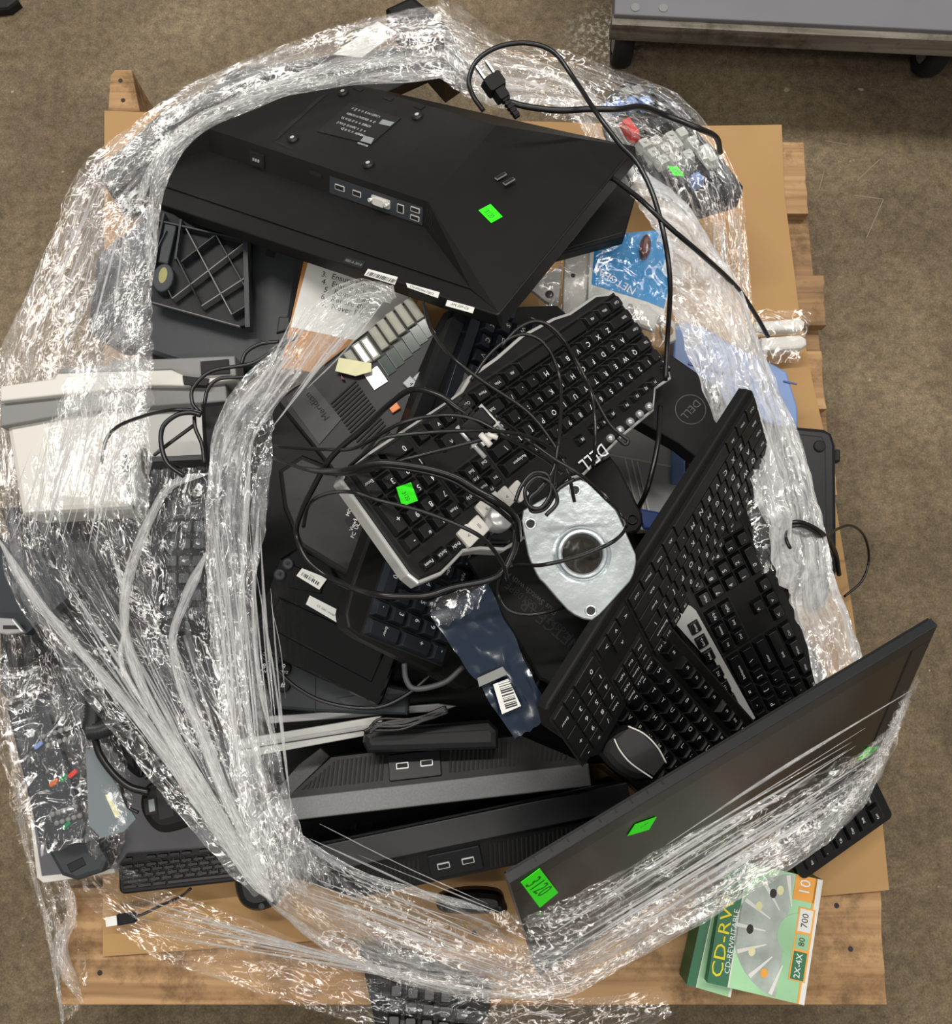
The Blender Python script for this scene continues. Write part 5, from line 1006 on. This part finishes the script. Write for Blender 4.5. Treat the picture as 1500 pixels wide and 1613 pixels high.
# ---------------------------------------------------------------- cables
def zz_(pts, z): return [(q[0], q[1], q[2] if len(q) > 2 else z) for q in pts]
def C(name, label, z, pts, r=.0019, m=None, **k): return cable(name, label, zz_(pts, z), r, m, **k)
def plug(root, o):
    M = Matrix.Translation(-o)
    a, b = P(772, 122, .52), P(800, 162, .515); d = (b-a); L_ = d.length; d.normalize(); s = d.cross(Vector((0, 0, 1))).normalized(); u = s.cross(d)
    X = Matrix(((d.x, s.x, u.x, a.x), (d.y, s.y, u.y, a.y), (d.z, s.z, u.z, a.z), (0, 0, 0, 1)))
    m = MB(); m.X = M @ X; m.taper(rrect(-.002, -.012, .018, .012, .003), -.008, rrect(0, -.0105, .017, .0105, .003), .008, BLK2); m.taper(rrect(.017, -.009, .030, .009, .002), -.006, rrect(.017, -.006, .030, .006, .002), .006, BLK2); m.build('plug_body', root)
    m = MB(); m.X = M @ X
    for i in range(5): m.box(.030+i*.005, -.0045+i*.0003, -.004, .033+i*.005, .0045-i*.0003, .004, BLK2)
    m.box(.028, -.003, -.003, .055, .003, .003, BLK2); m.build('strain_relief', root)
    for s_ in (-.0065, .0065): m = MB(); m.X = M @ X; m.box(-.018, s_-.0008, -.003, -.001, s_+.0008, .003, CHROME); m.build('plug_blade', root, label='silver flat plug blade')
C('power_cord', 'black power cord with a two-pin plug above the big monitor', .47, [(800, 160, .515), (830, 168, .515), (880, 174, .51), (930, 172, .505), (975, 172, .50), (1010, 168, .48), (1050, 182, .45), (1100, 202, .45), (1128, 216, .42), (1135, 240, .38)], .0036, extra=plug)
C('power_cord', 'black twin cord looping over the top right corner of the big monitor', .52, [(762, 175, .50), (745, 150, .51), (739, 125, .515), (752, 95, .52), (785, 74), (830, 68), (872, 82), (905, 125), (940, 178, .54), (975, 225, .54), (1005, 258, .54), (1030, 310, .54), (1048, 380, .54), (1056, 450, .52), (1052, 530, .48), (1048, 600, .46)], .0029)
C('power_cord', 'black cord coming down from behind the silver-rimmed keyboard to the blue-ended tray', .46, [(1040, 640, .44), (1036, 700), (1020, 770), (1000, 810, .42)], .0029)
C('power_cord', 'black cord running diagonally down over the film rope at right', .54, [(940, 262, .46), (975, 288, .5), (1010, 315), (1055, 358), (1110, 405, .5), (1160, 452, .42), (1190, 495, .34), (1210, 530, .28)], .0029)
G_ = 'thin cables tangled over the silver-rimmed keyboard'
Z = .66
C('keyboard_cable', 'thin black cable running from under the big monitor over the left of the space bar', .62, [(668, 478, .56), (680, 520, .58), (712, 562), (760, 600), (830, 648), (872, 700), (895, 745), (905, 790, .6)])
def vga(root, o):
    M = Matrix.Translation(-o); a, b = P(738, 655, .665), P(770, 690, .66); d = (b-a).normalized(); s = d.cross(Vector((0, 0, 1))).normalized(); u = s.cross(d)
    X = Matrix(((d.x, s.x, u.x, a.x), (d.y, s.y, u.y, a.y), (d.z, s.z, u.z, a.z), (0, 0, 0, 1)))
    m = MB(); m.X = M @ X
    for i in range(5): m.box(-.018+i*.0045, -.006, -.004, -.015+i*.0045, .006, .004, BLK2)
    m.build('strain_relief', root)
    m = MB(); m.X = M @ X; m.box(.002, -.014, -.007, .022, .014, .007, BLK2, .002, .002); m.build('connector_body', root)
    m = MB(); m.X = M @ X; m.box(.022, -.018, -.006, .024, .018, .006, METAL); m.box(.024, -.009, -.004, .030, .009, .004, METAL, .001); m.build('connector_shell', root, label='silver connector shell')
    for s_ in (-.0145, .0145): m = MB(); m.X = M @ X; m.tube([Vector((.0, s_, 0)), Vector((.038, s_, 0))], .0022, METAL, 8); m.build('thumb_screw', root, label='silver thumb screw')
C('video_cable', 'thick black video cable with a silver-screwed connector lying on the silver-rimmed keyboard', .67, [(738, 655, .665), (718, 641), (690, 622), (648, 614, .66), (610, 640, .64), (581, 668, .62), (524, 718, .6), (490, 775, .58), (474, 808, .56), (467, 842, .54), (487, 885, .54), (530, 915, .55), (587, 935, .62), (664, 939, .62), (715, 925, .62), (782, 909, .62), (808, 872, .62), (815, 835, .62)], .0030, extra=vga)
C('keyboard_cable', 'black cable sweeping right from the film across the arrow keys', .67, [(433, 703, .54), (514, 708, .58), (564, 704, .64), (631, 667), (698, 654), (748, 661), (798, 688), (855, 721, .63), (885, 745, .6)])
C('audio_cable', 'black audio cable with two white-tipped plugs on the silver-rimmed keyboard', .68, [(430, 721, .54), (497, 743, .6), (564, 745, .67), (648, 721), (715, 704), (762, 692)])
for i, (a, c) in enumerate((((757, 684), (773, 702)), ((768, 684), (784, 690)))):
    A, B_ = P(*a, .69), P(*c, .69); m = MB(); m.tube([A, A.lerp(B_, .5), B_], .0028 if i == 0 else .0022, WHITE, 10); m.v = [tuple(Vector(v)-A) for v in m.v]
    o = m.build('audio_plug', None, Matrix.Translation(A)); o['label'] = ('longer pale audio plug on the silver-rimmed keyboard', 'shorter pale audio plug right of the longer one')[i]; o['category'] = 'plug'
C('power_cord', 'pair of black cords crossing the number pad toward the steel flange plate, upper', .69, [(500, 742, .6), (541, 741, .67), (597, 729), (664, 736), (715, 750), (748, 769), (782, 789), (812, 815, .66), (818, 850, .62)], .003)
C('power_cord', 'pair of black cords crossing the number pad toward the steel flange plate, lower', .685, [(480, 738, .58), (541, 746, .66), (597, 735), (664, 743), (712, 757), (745, 777), (778, 797), (808, 822, .66)], .0022)
C('keyboard_cable', 'thin black cable curving over the green-stickered keys and down to the antistatic bag', .68, [(478, 830, .54), (487, 795, .56), (514, 778, .62), (554, 775, .68), (597, 788), (664, 805), (731, 831), (765, 852, .67), (792, 888, .64), (800, 915, .62)])
C('keyboard_cable', 'thin black cable rising over the rim and running level across the enter key', .69, [(550, 735, .67), (587, 704), (614, 688), (715, 679), (798, 681, .67), (848, 694, .65), (890, 722, .62)])
C('keyboard_cable', 'glossy thin cable arching over the space bar and falling past the letter keys', .60, [(742, 600, .60), (770, 560), (800, 535), (830, 527), (860, 544), (880, 587, .59), (884, 634, .6), (880, 700, .62), (873, 768, .62)])
C('keyboard_cable', 'thin cable from the space bar down across the middle letter keys', .60, [(790, 545), (820, 515), (853, 507), (887, 534), (914, 587, .58), (930, 614), (937, 654), (938, 700), (934, 735, .58)])
C('keyboard_cable', 'thin cable ending in a loop over the maker logo', .58, [(835, 500, .58), (870, 520), (907, 567), (937, 627), (960, 668), (980, 686), (990, 694), (985, 700), (972, 690)])
C('keyboard_cable', 'thin cable from the arrow keys looping over the steel flange plate hole', .65, [(780, 655, .68), (820, 684), (870, 721), (914, 748), (954, 785, .62), (980, 812), (986, 830, .6), (970, 850), (940, 866), (904, 879), (853, 890), (815, 890, .6), (790, 897, .6)])
C('keyboard_cable', 'thin cable hanging over the network switch below the flange plate', .585, [(812, 860, .62), (790, 905, .6), (785, 935), (800, 960), (830, 968), (862, 964), (890, 956, .56)])
C('keyboard_cable', 'coiled thin cable above the flange plate next to the dial knob', .65, [(812, 790), (822, 765), (840, 745), (862, 748), (868, 775), (852, 800), (832, 795), (828, 770), (845, 752), (866, 760), (878, 790), (860, 812)])
C('keyboard_cable', 'second coiled thin cable just right of the dial knob', .645, [(880, 700), (872, 740), (850, 770), (835, 785), (838, 805), (860, 800), (880, 770), (905, 755)])
C('usb_cable', 'black cable looped double around the film rope at the right', .42, [(1252, 895, .38), (1240, 870), (1231, 845), (1236, 828), (1262, 823), (1295, 840, .4), (1315, 868, .34), (1322, 905, .3)], .003)
C('usb_cable', 'inner strand of the cable looped around the film rope at the right', .425, [(1262, 885, .38), (1246, 865), (1238, 845), (1244, 831), (1265, 829), (1292, 846, .4), (1310, 876, .34)], .0022)
C('usb_cable', 'thin cable curling out over the pallet edge at the far right', .26, [(1296, 848, .38), (1320, 833, .3), (1342, 828), (1362, 845, .2), (1369, 880, .16), (1358, 915, .16), (1330, 940, .16)], .0018)
# left side
C('usb_cable', 'outer black cable loop above the fabric sleeve at left', .50, [(470, 530, .48), (440, 545, .5), (398, 572), (335, 584), (305, 610), (303, 634), (313, 648)], .0022)
C('usb_cable', 'inner black cable loop above the fabric sleeve at left', .50, [(400, 590), (378, 594), (345, 597), (328, 612), (322, 636)], .0022)
C('usb_cable', 'black cable arching left from the sleeve over the white scanner', .50, [(318, 650), (300, 646), (268, 646), (231, 654, .47), (187, 671, .44), (167, 694, .42), (160, 730, .4)], .0022)
C('usb_cable', 'black cable loop hanging from the sleeve over the gloss black box', .50, [(316, 654), (300, 650), (278, 654), (257, 672), (254, 700), (264, 730), (290, 750)], .0028)
C('usb_cable', 'straight black cable end between the sleeve and the gloss black box', .48, [(308, 668), (285, 685), (262, 702), (244, 716, .44)], .0022)
C('usb_cable', 'short black cable dropping down behind the sleeve', .49, [(306, 656), (308, 675), (318, 700), (322, 730)], .0022)
C('usb_cable', 'black cable from between monitor and clipboard', .49, [(380, 575), (388, 555), (410, 542), (440, 538)], .0022)
C('usb_cable', 'cable draped over the round-button desk phone', .44, [(385, 1010, .43), (430, 1050), (470, 1085), (520, 1108), (590, 1115), (640, 1095), (680, 1060), (700, 1030)], .0022)
C('usb_cable', 'grey glossy cable bight below the blue-tinted number pad', .50, [(637, 1045), (640, 1070), (655, 1085), (700, 1075), (730, 1050)], .003, CABLEG)
for i in range(4):
    random.seed(i+20); j = lambda: random.uniform(-6, 6)
    C('coiled_wire', 'thin black wire strands coiled behind the rounded router', .44, [(577+j(), 1150+j()), (600, 1138+j()), (640+j(), 1136+j()), (680, 1128+j()), (700+j(), 1118+j()), (640, 1142+j()), (590+j(), 1145+j())], .0016, group='coiled wires behind the router')
HS = mat('corrugated_rubber', sr(34, 36, 38), .4)
for nm, lb, pts, r_ in (('corrugated_hose', 'corrugated grey hose curving right at lower left', [(139, 1150), (160, 1148), (180, 1138), (200, 1124), (225, 1105)], .0105), ('corrugated_hose', 'upright corrugated hose stub crossing the curved hose', [(146, 1085), (148, 1110), (146, 1135), (142, 1150)], .0095)):
    q = [P(a, b, .345) for a, b, in [(x[0], x[1]) for x in cr(pts, 9)]]; m = MB(); m.tube(q, r_, HS, 12, rib=1); A = q[0]; m.v = [tuple(Vector(v)-A) for v in m.v]; o = m.build(nm, None, Matrix.Translation(A)); o['label'] = lb; o['category'] = 'hose'
C('headset_cable', 'thick black headset cable from the hoses down to the upturned mouse', .33, [(150, 1165), (158, 1190), (180, 1220), (205, 1240), (235, 1248)], .0045)
C('headset_cable', 'thin black cable curling left of the upturned mouse', .32, [(152, 1180), (172, 1215), (188, 1232), (195, 1255), (203, 1272), (218, 1280)], .002)
C('headset_cable', 'short cable from the foam pad tip to the upturned mouse', .33, [(228, 1225), (240, 1215), (262, 1196), (280, 1180)], .0035)
def usbp(root, o):
    M = Matrix.Translation(-o); a, b = P(202, 1446, .17), P(168, 1452, .17); d = (b-a).normalized(); s = d.cross(Vector((0, 0, 1))).normalized()
    X = Matrix(((d.x, s.x, 0, a.x), (d.y, s.y, 0, a.y), (d.z, s.z, 1, a.z), (0, 0, 0, 1))); m = MB(); m.X = M @ X; m.box(-.01, -.007, -.004, .014, .007, .004, BLK2, .001, .001); m.build('plug_body', root)
    m = MB(); m.X = M @ X; m.box(.014, -.006, -.0022, .029, .006, .0022, METAL); m.build('plug_shell', root, label='silver plug shell')
C('usb_cable', 'black cable with a silver plug lying on the cardboard at bottom left', .17, [(202, 1446, .17), (225, 1440), (250, 1428), (285, 1412, .18), (300, 1400, .2)], .002, extra=usbp)
# ---------------------------------------------------------------- stretch film
def band(rows, mt, nu=None, nv=40, amp=.006, fold=5, seed=0, dense=1., ragged=.004, bulge=.0):
    """film strip: rows of (lx, ly, lz, rx, ry, rz) pixels+height along its length; folds run lengthwise"""
    R = cr(rows, 10); n = len(R); V = []; UV = []; L0 = 0; prev = None
    for i, r in enumerate(R):
        A, B = P(r[0], r[1], r[2]), P(r[3], r[4], r[5]); mid = (A+B)/2
        if prev is not None: L0 += (mid-prev).length
        prev = mid; W = (B-A).length; ac = (B-A)/max(W, 1e-6)
        nx = P(*[(R[min(i+1, n-1)][k]+R[min(i+1, n-1)][k+3])/2 for k in range(3)])-P(*[(R[max(i-1, 0)][k]+R[max(i-1, 0)][k+3])/2 for k in range(3)])
        al = nx.normalized() if nx.length > 0 else Vector((0, 1, 0)); nn = al.cross(ac).normalized()
        if nn.z < 0: nn = -nn
        row = []
        for j in range(nv+1):
            v = j/nv; x = v*W
            d = noise.noise(Vector((x*fold*22, L0*3.2, seed)))*amp + noise.noise(Vector((x*fold*60, L0*7, seed+9)))*amp*.5 + noise.noise(Vector((x*45, L0*45, seed+4)))*amp*.35
            d += bulge*math.sin(math.pi*v)
            e = ragged*noise.noise(Vector((L0*18, 5*round(v), seed+2)))*(1 if v in (0, 1) else abs(v-.5)*1.2)
            row.append(A+ac*(x+e)+nn*d); UV.append((L0, x))
        V += row
    F = [(i*(nv+1)+j, i*(nv+1)+j+1, (i+1)*(nv+1)+j+1, (i+1)*(nv+1)+j) for i in range(n-1) for j in range(nv)]
    return V, F, UV, mt
def filmobj(name, parent, parts, label=None, org=None):
    me = bpy.data.meshes.new(name); V = []; F = []; U = []; MI = []; ms = []
    for v, f, u, mt in parts:
        b = len(V); V += v; F += [tuple(b+k for k in q) for q in f]; U += u
        if mt not in ms: ms.append(mt)
        MI += [ms.index(mt)]*len(f)
    o0 = org or Vector((0, 0, 0)); me.from_pydata([tuple(Vector(q)-o0) for q in V], [], F); me.update()
    for m_ in ms: me.materials.append(m_)
    me.polygons.foreach_set('material_index', MI); me.polygons.foreach_set('use_smooth', [True]*len(F))
    uv = me.uv_layers.new(name='uv')
    for l in me.loops: uv.data[l.index].uv = U[l.vertex_index]
    o = bpy.data.objects.new(name, me); COL.objects.link(o)
    if parent: o.parent = parent
    elif org: o.location = org
    if label: o['label'] = label
    return o
def ropeb(pts, w_, mt, seed=0, nv=10):
    """bunched rope of film as a flattened tube: pts (px, py, z), w_ half width in metres"""
    Q = cr(pts, 8); c = [P(*q) for q in Q]; V = []; F = []; U = []; L0 = 0; n = len(c)
    for i, p in enumerate(c):
        if i: L0 += (p-c[i-1]).length
        t = (c[min(i+1, n-1)]-c[max(i-1, 0)]).normalized(); a = t.cross(Vector((0, 0, 1))).normalized(); b = a.cross(t)
        e_ = min(1, .15+min(i, n-1-i)/5); ww = w_*e_*(1.15+.55*noise.noise(Vector((L0*14, seed, 1))))
        for k in range(nv):
            an = 2*math.pi*k/nv; r = 1+.4*noise.noise(Vector((k*1.7, L0*16, seed))); V.append(p+a*math.cos(an)*ww*r+b*math.sin(an)*ww*.6*r); U.append((L0, an*ww*2))
    for i in range(n-1):
        for k in range(nv): j = (k+1) % nv; F.append((i*nv+k, i*nv+j, (i+1)*nv+j, (i+1)*nv+k))
    return V, F, U, mt
W0 = thing('stretch_wrap', 'crinkled clear stretch film wrapped in slack loops around the whole heap', 'plastic wrap')
B1 = [(700, 5, .40, 705, 118, .44), (630, 15, .40, 600, 122, .44), (520, 45, .38, 480, 135, .40), (400, 88, .36, 380, 165, .40), (300, 135, .34, 300, 212, .40), (215, 200, .32, 255, 275, .40), (130, 275, .30, 240, 350, .40), (85, 370, .28, 238, 440, .42), (40, 470, .26, 240, 540, .44), (10, 560, .25, 232, 640, .46), (-12, 660, .24, 228, 730, .48), (-25, 760, .23, 232, 800, .48)]
o1 = filmobj('upper_left_band', W0, [band(B1, FILM, nv=64, amp=.010, seed=1), band([(a-4, b+4, c-.01, d-10, e-4, f-.015) for a, b, c, d, e, f in B1], FILM, nv=40, amp=.014, seed=22)])
o1['label'] = 'wide crinkled film band down the upper left'
filmobj('upper_left_roll', W0, [ropeb([(705, 120, .44), (600, 122, .45), (480, 136, .42), (380, 168, .42), (300, 214, .42), (255, 275, .42), (240, 350, .42), (238, 450, .43)], .007, FILMW, 3), ropeb([(690, 95, .43), (560, 100, .42), (440, 130, .40), (330, 180, .4), (250, 245, .4), (215, 330, .4)], .006, FILMW, 5)], 'rolled inner edge of the upper left film')
B2 = [(690, -5, .42, 690, 122, .45), (730, 15, .42, 745, 160, .45), (790, 60, .40, 830, 172, .46), (880, 80, .38, 905, 190, .46), (960, 110, .36, 965, 215, .44), (1050, 140, .34, 990, 250, .44), (1110, 185, .33, 1010, 300, .44), (1160, 270, .32, 1030, 345, .44), (1172, 330, .31, 1045, 390, .44), (1180, 420, .30, 1052, 450, .44), (1190, 520, .30, 1060, 520, .44)]
filmobj('upper_right_band', W0, [band(B2, FILM, nv=60, amp=.010, seed=31)], 'film stretched over the till keyboard at the upper right')
B2b = [(700, 20, .44, 700, 118, .46), (760, 70, .44, 760, 160, .47), (840, 95, .43, 850, 170, .47), (920, 130, .42, 900, 192, .46), (985, 215, .42, 945, 240, .45), (1010, 280, .42, 985, 300, .45)]
filmobj('top_crumple', W0, [band(B2b, FILMW, nv=44, amp=.012, seed=37)], 'bunched film right of the top centre')
RP = [(1010, 290, .44, 990, 300, .45), (1075, 320, .44, 1035, 370, .46), (1120, 380, .42, 1052, 450, .46), (1165, 450, .40, 1085, 560, .46), (1205, 560, .38, 1125, 650, .45), (1245, 660, .37, 1170, 740, .44), (1280, 770, .36, 1205, 830, .43), (1300, 860, .36, 1225, 900, .43), (1310, 910, .37, 1245, 950, .42), (1340, 980, .38, 1272, 1010, .42), (1360, 1035, .40, 1285, 1078, .43)]
filmobj('right_film_rope', W0, [band(RP, FILMR, nv=50, amp=.010, seed=41, bulge=.02)], 'thick whitish gathered film rope down the right side')
B3 = [(620, 455, .52, 625, 472, .53), (560, 440, .51, 590, 490, .53), (490, 480, .50, 540, 545, .52), (440, 540, .50, 490, 590, .52), (385, 600, .50, 437, 640, .52), (345, 660, .50, 428, 700, .52), (328, 740, .50, 420, 790, .52), (322, 850, .49, 408, 880, .51), (330, 950, .48, 398, 970, .50), (340, 1050, .47, 412, 1060, .49), (355, 1150, .46, 432, 1150, .48), (375, 1250, .45, 450, 1240, .47), (400, 1340, .43, 480, 1320, .45), (425, 1420, .40, 520, 1370, .42)]
filmobj('middle_left_band', W0, [band(B3, FILMW, nv=44, amp=.010, seed=51, bulge=.012), band([(a-3, b, c-.012, (a+d)/2+14, e, f-.012) for a, b, c, d, e, f in B3[3:]], FILMW, nv=24, amp=.010, seed=55)], 'gathered film band from the clipboard down to the lower left')
S1 = [(-20, 560, .24, 240, 560, .42), (-20, 660, .27, 235, 650, .44), (-15, 740, .29, 232, 740, .46), (-10, 830, .30, 235, 830, .46), (20, 940, .32, 250, 930, .45), (90, 1040, .34, 280, 1030, .44), (170, 1140, .36, 330, 1130, .44), (250, 1240, .37, 370, 1240, .44), (330, 1330, .38, 400, 1330, .42), (400, 1410, .38, 430, 1410, .40)]
filmobj('left_sheet', W0, [band(S1, FILM, nv=64, amp=.010, seed=61)], 'loose film sheet over the scanner, drawn together at its lower end')
S2 = [(235, 740, .47, 330, 735, .50), (225, 830, .46, 328, 830, .50), (215, 930, .45, 340, 930, .48), (230, 1030, .44, 355, 1030, .47), (275, 1130, .44, 370, 1130, .46), (330, 1230, .43, 385, 1230, .45), (380, 1330, .42, 405, 1330, .43), (415, 1400, .41, 430, 1400, .42)]
filmobj('centre_left_sheet', W0, [band(S2, FILML, nv=40, amp=.008, seed=67)], 'thin film over the bagged phone')
Rp = []
for pts, w_ in (([(-5, 845, .40), (50, 935, .41), (130, 1030, .42), (200, 1110, .43), (270, 1200, .44), (330, 1290, .44), (385, 1370, .43), (430, 1420, .42)], .0065), ([(330, 745, .49), (270, 765, .47), (235, 820, .46), (205, 900, .45), (195, 980, .44), (215, 1060, .44), (260, 1150, .44), (320, 1240, .44), (380, 1340, .43), (420, 1400, .42)], .0055), ([(325, 870, .50), (290, 950, .47), (272, 1010, .46), (290, 1090, .46), (320, 1160, .46), (350, 1240, .45), (400, 1350, .43), (425, 1405, .42)], .0055), ([(170, 850, .44), (200, 960, .44), (190, 1040, .44), (230, 1120, .44)], .003), ([(408, 800, .52), (400, 950, .50), (410, 1080, .49), (440, 1200, .47)], .003), ([(395, 700, .53), (385, 850, .51), (380, 1000, .49), (395, 1150, .47), (430, 1290, .45)], .004)):
    Rp.append(ropeb(pts, w_*.78, FILMC, len(Rp)*3.3))
filmobj('film_cords', W0, Rp, 'twisted whitish film cords at the left')
B5 = [(375, 1325, .40, 440, 1250, .44), (430, 1425, .38, 470, 1320, .44), (520, 1490, .33, 570, 1375, .42), (620, 1535, .30, 680, 1410, .42), (740, 1560, .28, 770, 1432, .44), (845, 1565, .27, 840, 1440, .50), (930, 1545, .27, 930, 1400, .52), (1040, 1480, .28, 1060, 1335, .52), (1160, 1415, .28, 1200, 1262, .52), (1270, 1350, .30, 1310, 1205, .52), (1350, 1270, .34, 1400, 1150, .53), (1400, 1180, .40, 1448, 1065, .54)]
o = filmobj('front_band', W0, [band(B5, FILM, nv=70, amp=.010, seed=71), band([(a, b, c, (a+d)/2, (b+e)/2, (c+f)/2) for a, b, c, d, e, f in B5], FILMW, nv=40, amp=.010, seed=73)], 'broad film band across the vented and leaning monitors')
filmobj('front_edge_roll', W0, [ropeb([(430, 1425, .38), (520, 1492, .33), (620, 1537, .30), (740, 1562, .28), (845, 1567, .27), (930, 1545, .27), (1040, 1482, .28), (1160, 1418, .28)], .005, FILMW, 8), ropeb([(440, 1250, .45), (475, 1320, .44), (570, 1378, .43), (680, 1412, .43), (770, 1434, .45)], .0035, FILMW, 9)], 'rolled edges of the front film band')
B6 = [(60, 1280, .20, 160, 1340, .24), (120, 1400, .17, 200, 1370, .22), (230, 1500, .165, 260, 1405, .19), (340, 1540, .165, 370, 1440, .18), (470, 1585, .165, 500, 1490, .18), (600, 1618, .16, 640, 1530, .19), (760, 1640, .16, 780, 1570, .19), (900, 1640, .16, 900, 1575, .18), (1010, 1620, .16, 1000, 1560, .17), (1060, 1600, .16, 1045, 1560, .165)]
filmobj('bottom_skirt', W0, [band(B6, FILML, nv=44, amp=.008, seed=81)], 'loose film skirt lying over the bottom pallet board')
B7 = [(-5, 1060, .30, 60, 1060, .32), (5, 1180, .22, 60, 1180, .30), (25, 1290, .14, 70, 1270, .26), (55, 1380, .09, 100, 1360, .20), (80, 1480, .06, 120, 1450, .16), (95, 1570, .03, 130, 1520, .15), (100, 1612, .01, 125, 1585, .14)]
filmobj('corner_tail', W0, [band(B7, FILML, nv=30, amp=.012, seed=91), ropeb([(20, 1200, .2), (40, 1330, .12), (70, 1440, .07), (92, 1560, .03), (100, 1620, .01)], .003, FILMW, 4), ropeb([(100, 1380, .17), (112, 1440, .16), (95, 1500, .15), (130, 1580, .14)], .008, FILMW, 6)], 'film tail trailing off the lower left pallet corner to the floor')
B8 = [(-10, 700, .22, 40, 700, .27), (-20, 850, .2, 60, 860, .28), (-20, 960, .2, 110, 1000, .3), (-15, 1060, .22, 160, 1080, .32), (0, 1180, .24, 200, 1200, .33), (60, 1300, .24, 200, 1290, .32), (110, 1370, .2, 180, 1370, .26)]
filmobj('lower_left_sheet', W0, [band(B8, FILML, nv=44, amp=.010, seed=95)], 'thin film sheet over the bagged remote')
B9 = [(1345, 1075, .40, 1286, 1085, .43), (1400, 1130, .36, 1350, 1160, .46), (1372, 1240, .27, 1300, 1290, .3), (1330, 1330, .2, 1270, 1340, .22), (1290, 1375, .19, 1240, 1372, .2)]
B10 = [(1172, 300, .30, 1095, 330, .33), (1180, 380, .22, 1110, 400, .30), (1186, 470, .18, 1120, 470, .30), (1192, 545, .16, 1150, 560, .3)]
filmobj('right_drape', W0, [band(B10, FILML, nv=30, amp=.008, seed=97)], 'film strands falling from the till keyboard to the cardboard')

# fine taut strands
random.seed(12); ST = []
def strands(n, a0, a1, b0, b1, za, zb, mid=0.):
    for i in range(n):
        t = random.random(); u = min(1, max(0, t+random.uniform(-.15, .15)))
        A = (a0[0]+(a1[0]-a0[0])*t, a0[1]+(a1[1]-a0[1])*t, za); B = (b0[0]+(b1[0]-b0[0])*u, b0[1]+(b1[1]-b0[1])*u, zb)
        k0, k1 = random.uniform(0, .35), random.uniform(.6, 1); L_ = lambda k: tuple(A[q]+(B[q]-A[q])*k+(random.uniform(-5, 5) if q < 2 else 0) for q in range(3))
        ST.append(ropeb([L_(k0), L_((k0+k1)/2), L_(k1)], random.uniform(.0004, .0013), FILMC, i*1.3, 5))
strands(34, (0, 870), (330, 880), (380, 1360), (430, 1400), .42, .43)
strands(26, (60, 640), (235, 620), (0, 860), (160, 900), .45, .42)
strands(18, (330, 760), (410, 760), (380, 1300), (470, 1290), .53, .47)
strands(20, (430, 1270), (430, 1420), (830, 1450), (840, 1560), .45, .40)
strands(26, (845, 1450), (860, 1560), (1440, 1080), (1370, 1250), .53, .50)
strands(14, (1120, 300), (1170, 310), (1130, 520), (1190, 530), .34, .30)
strands(16, (480, 470), (620, 460), (345, 700), (430, 690), .54, .52)
strands(20, (200, 1470), (180, 1400), (1000, 1600), (700, 1560), .19, .19)
strands(12, (150, 250), (240, 300), (30, 560), (200, 600), .36, .42)
filmobj('film_strands', W0, ST, 'fine taut strands of film')['kind'] = 'stuff'
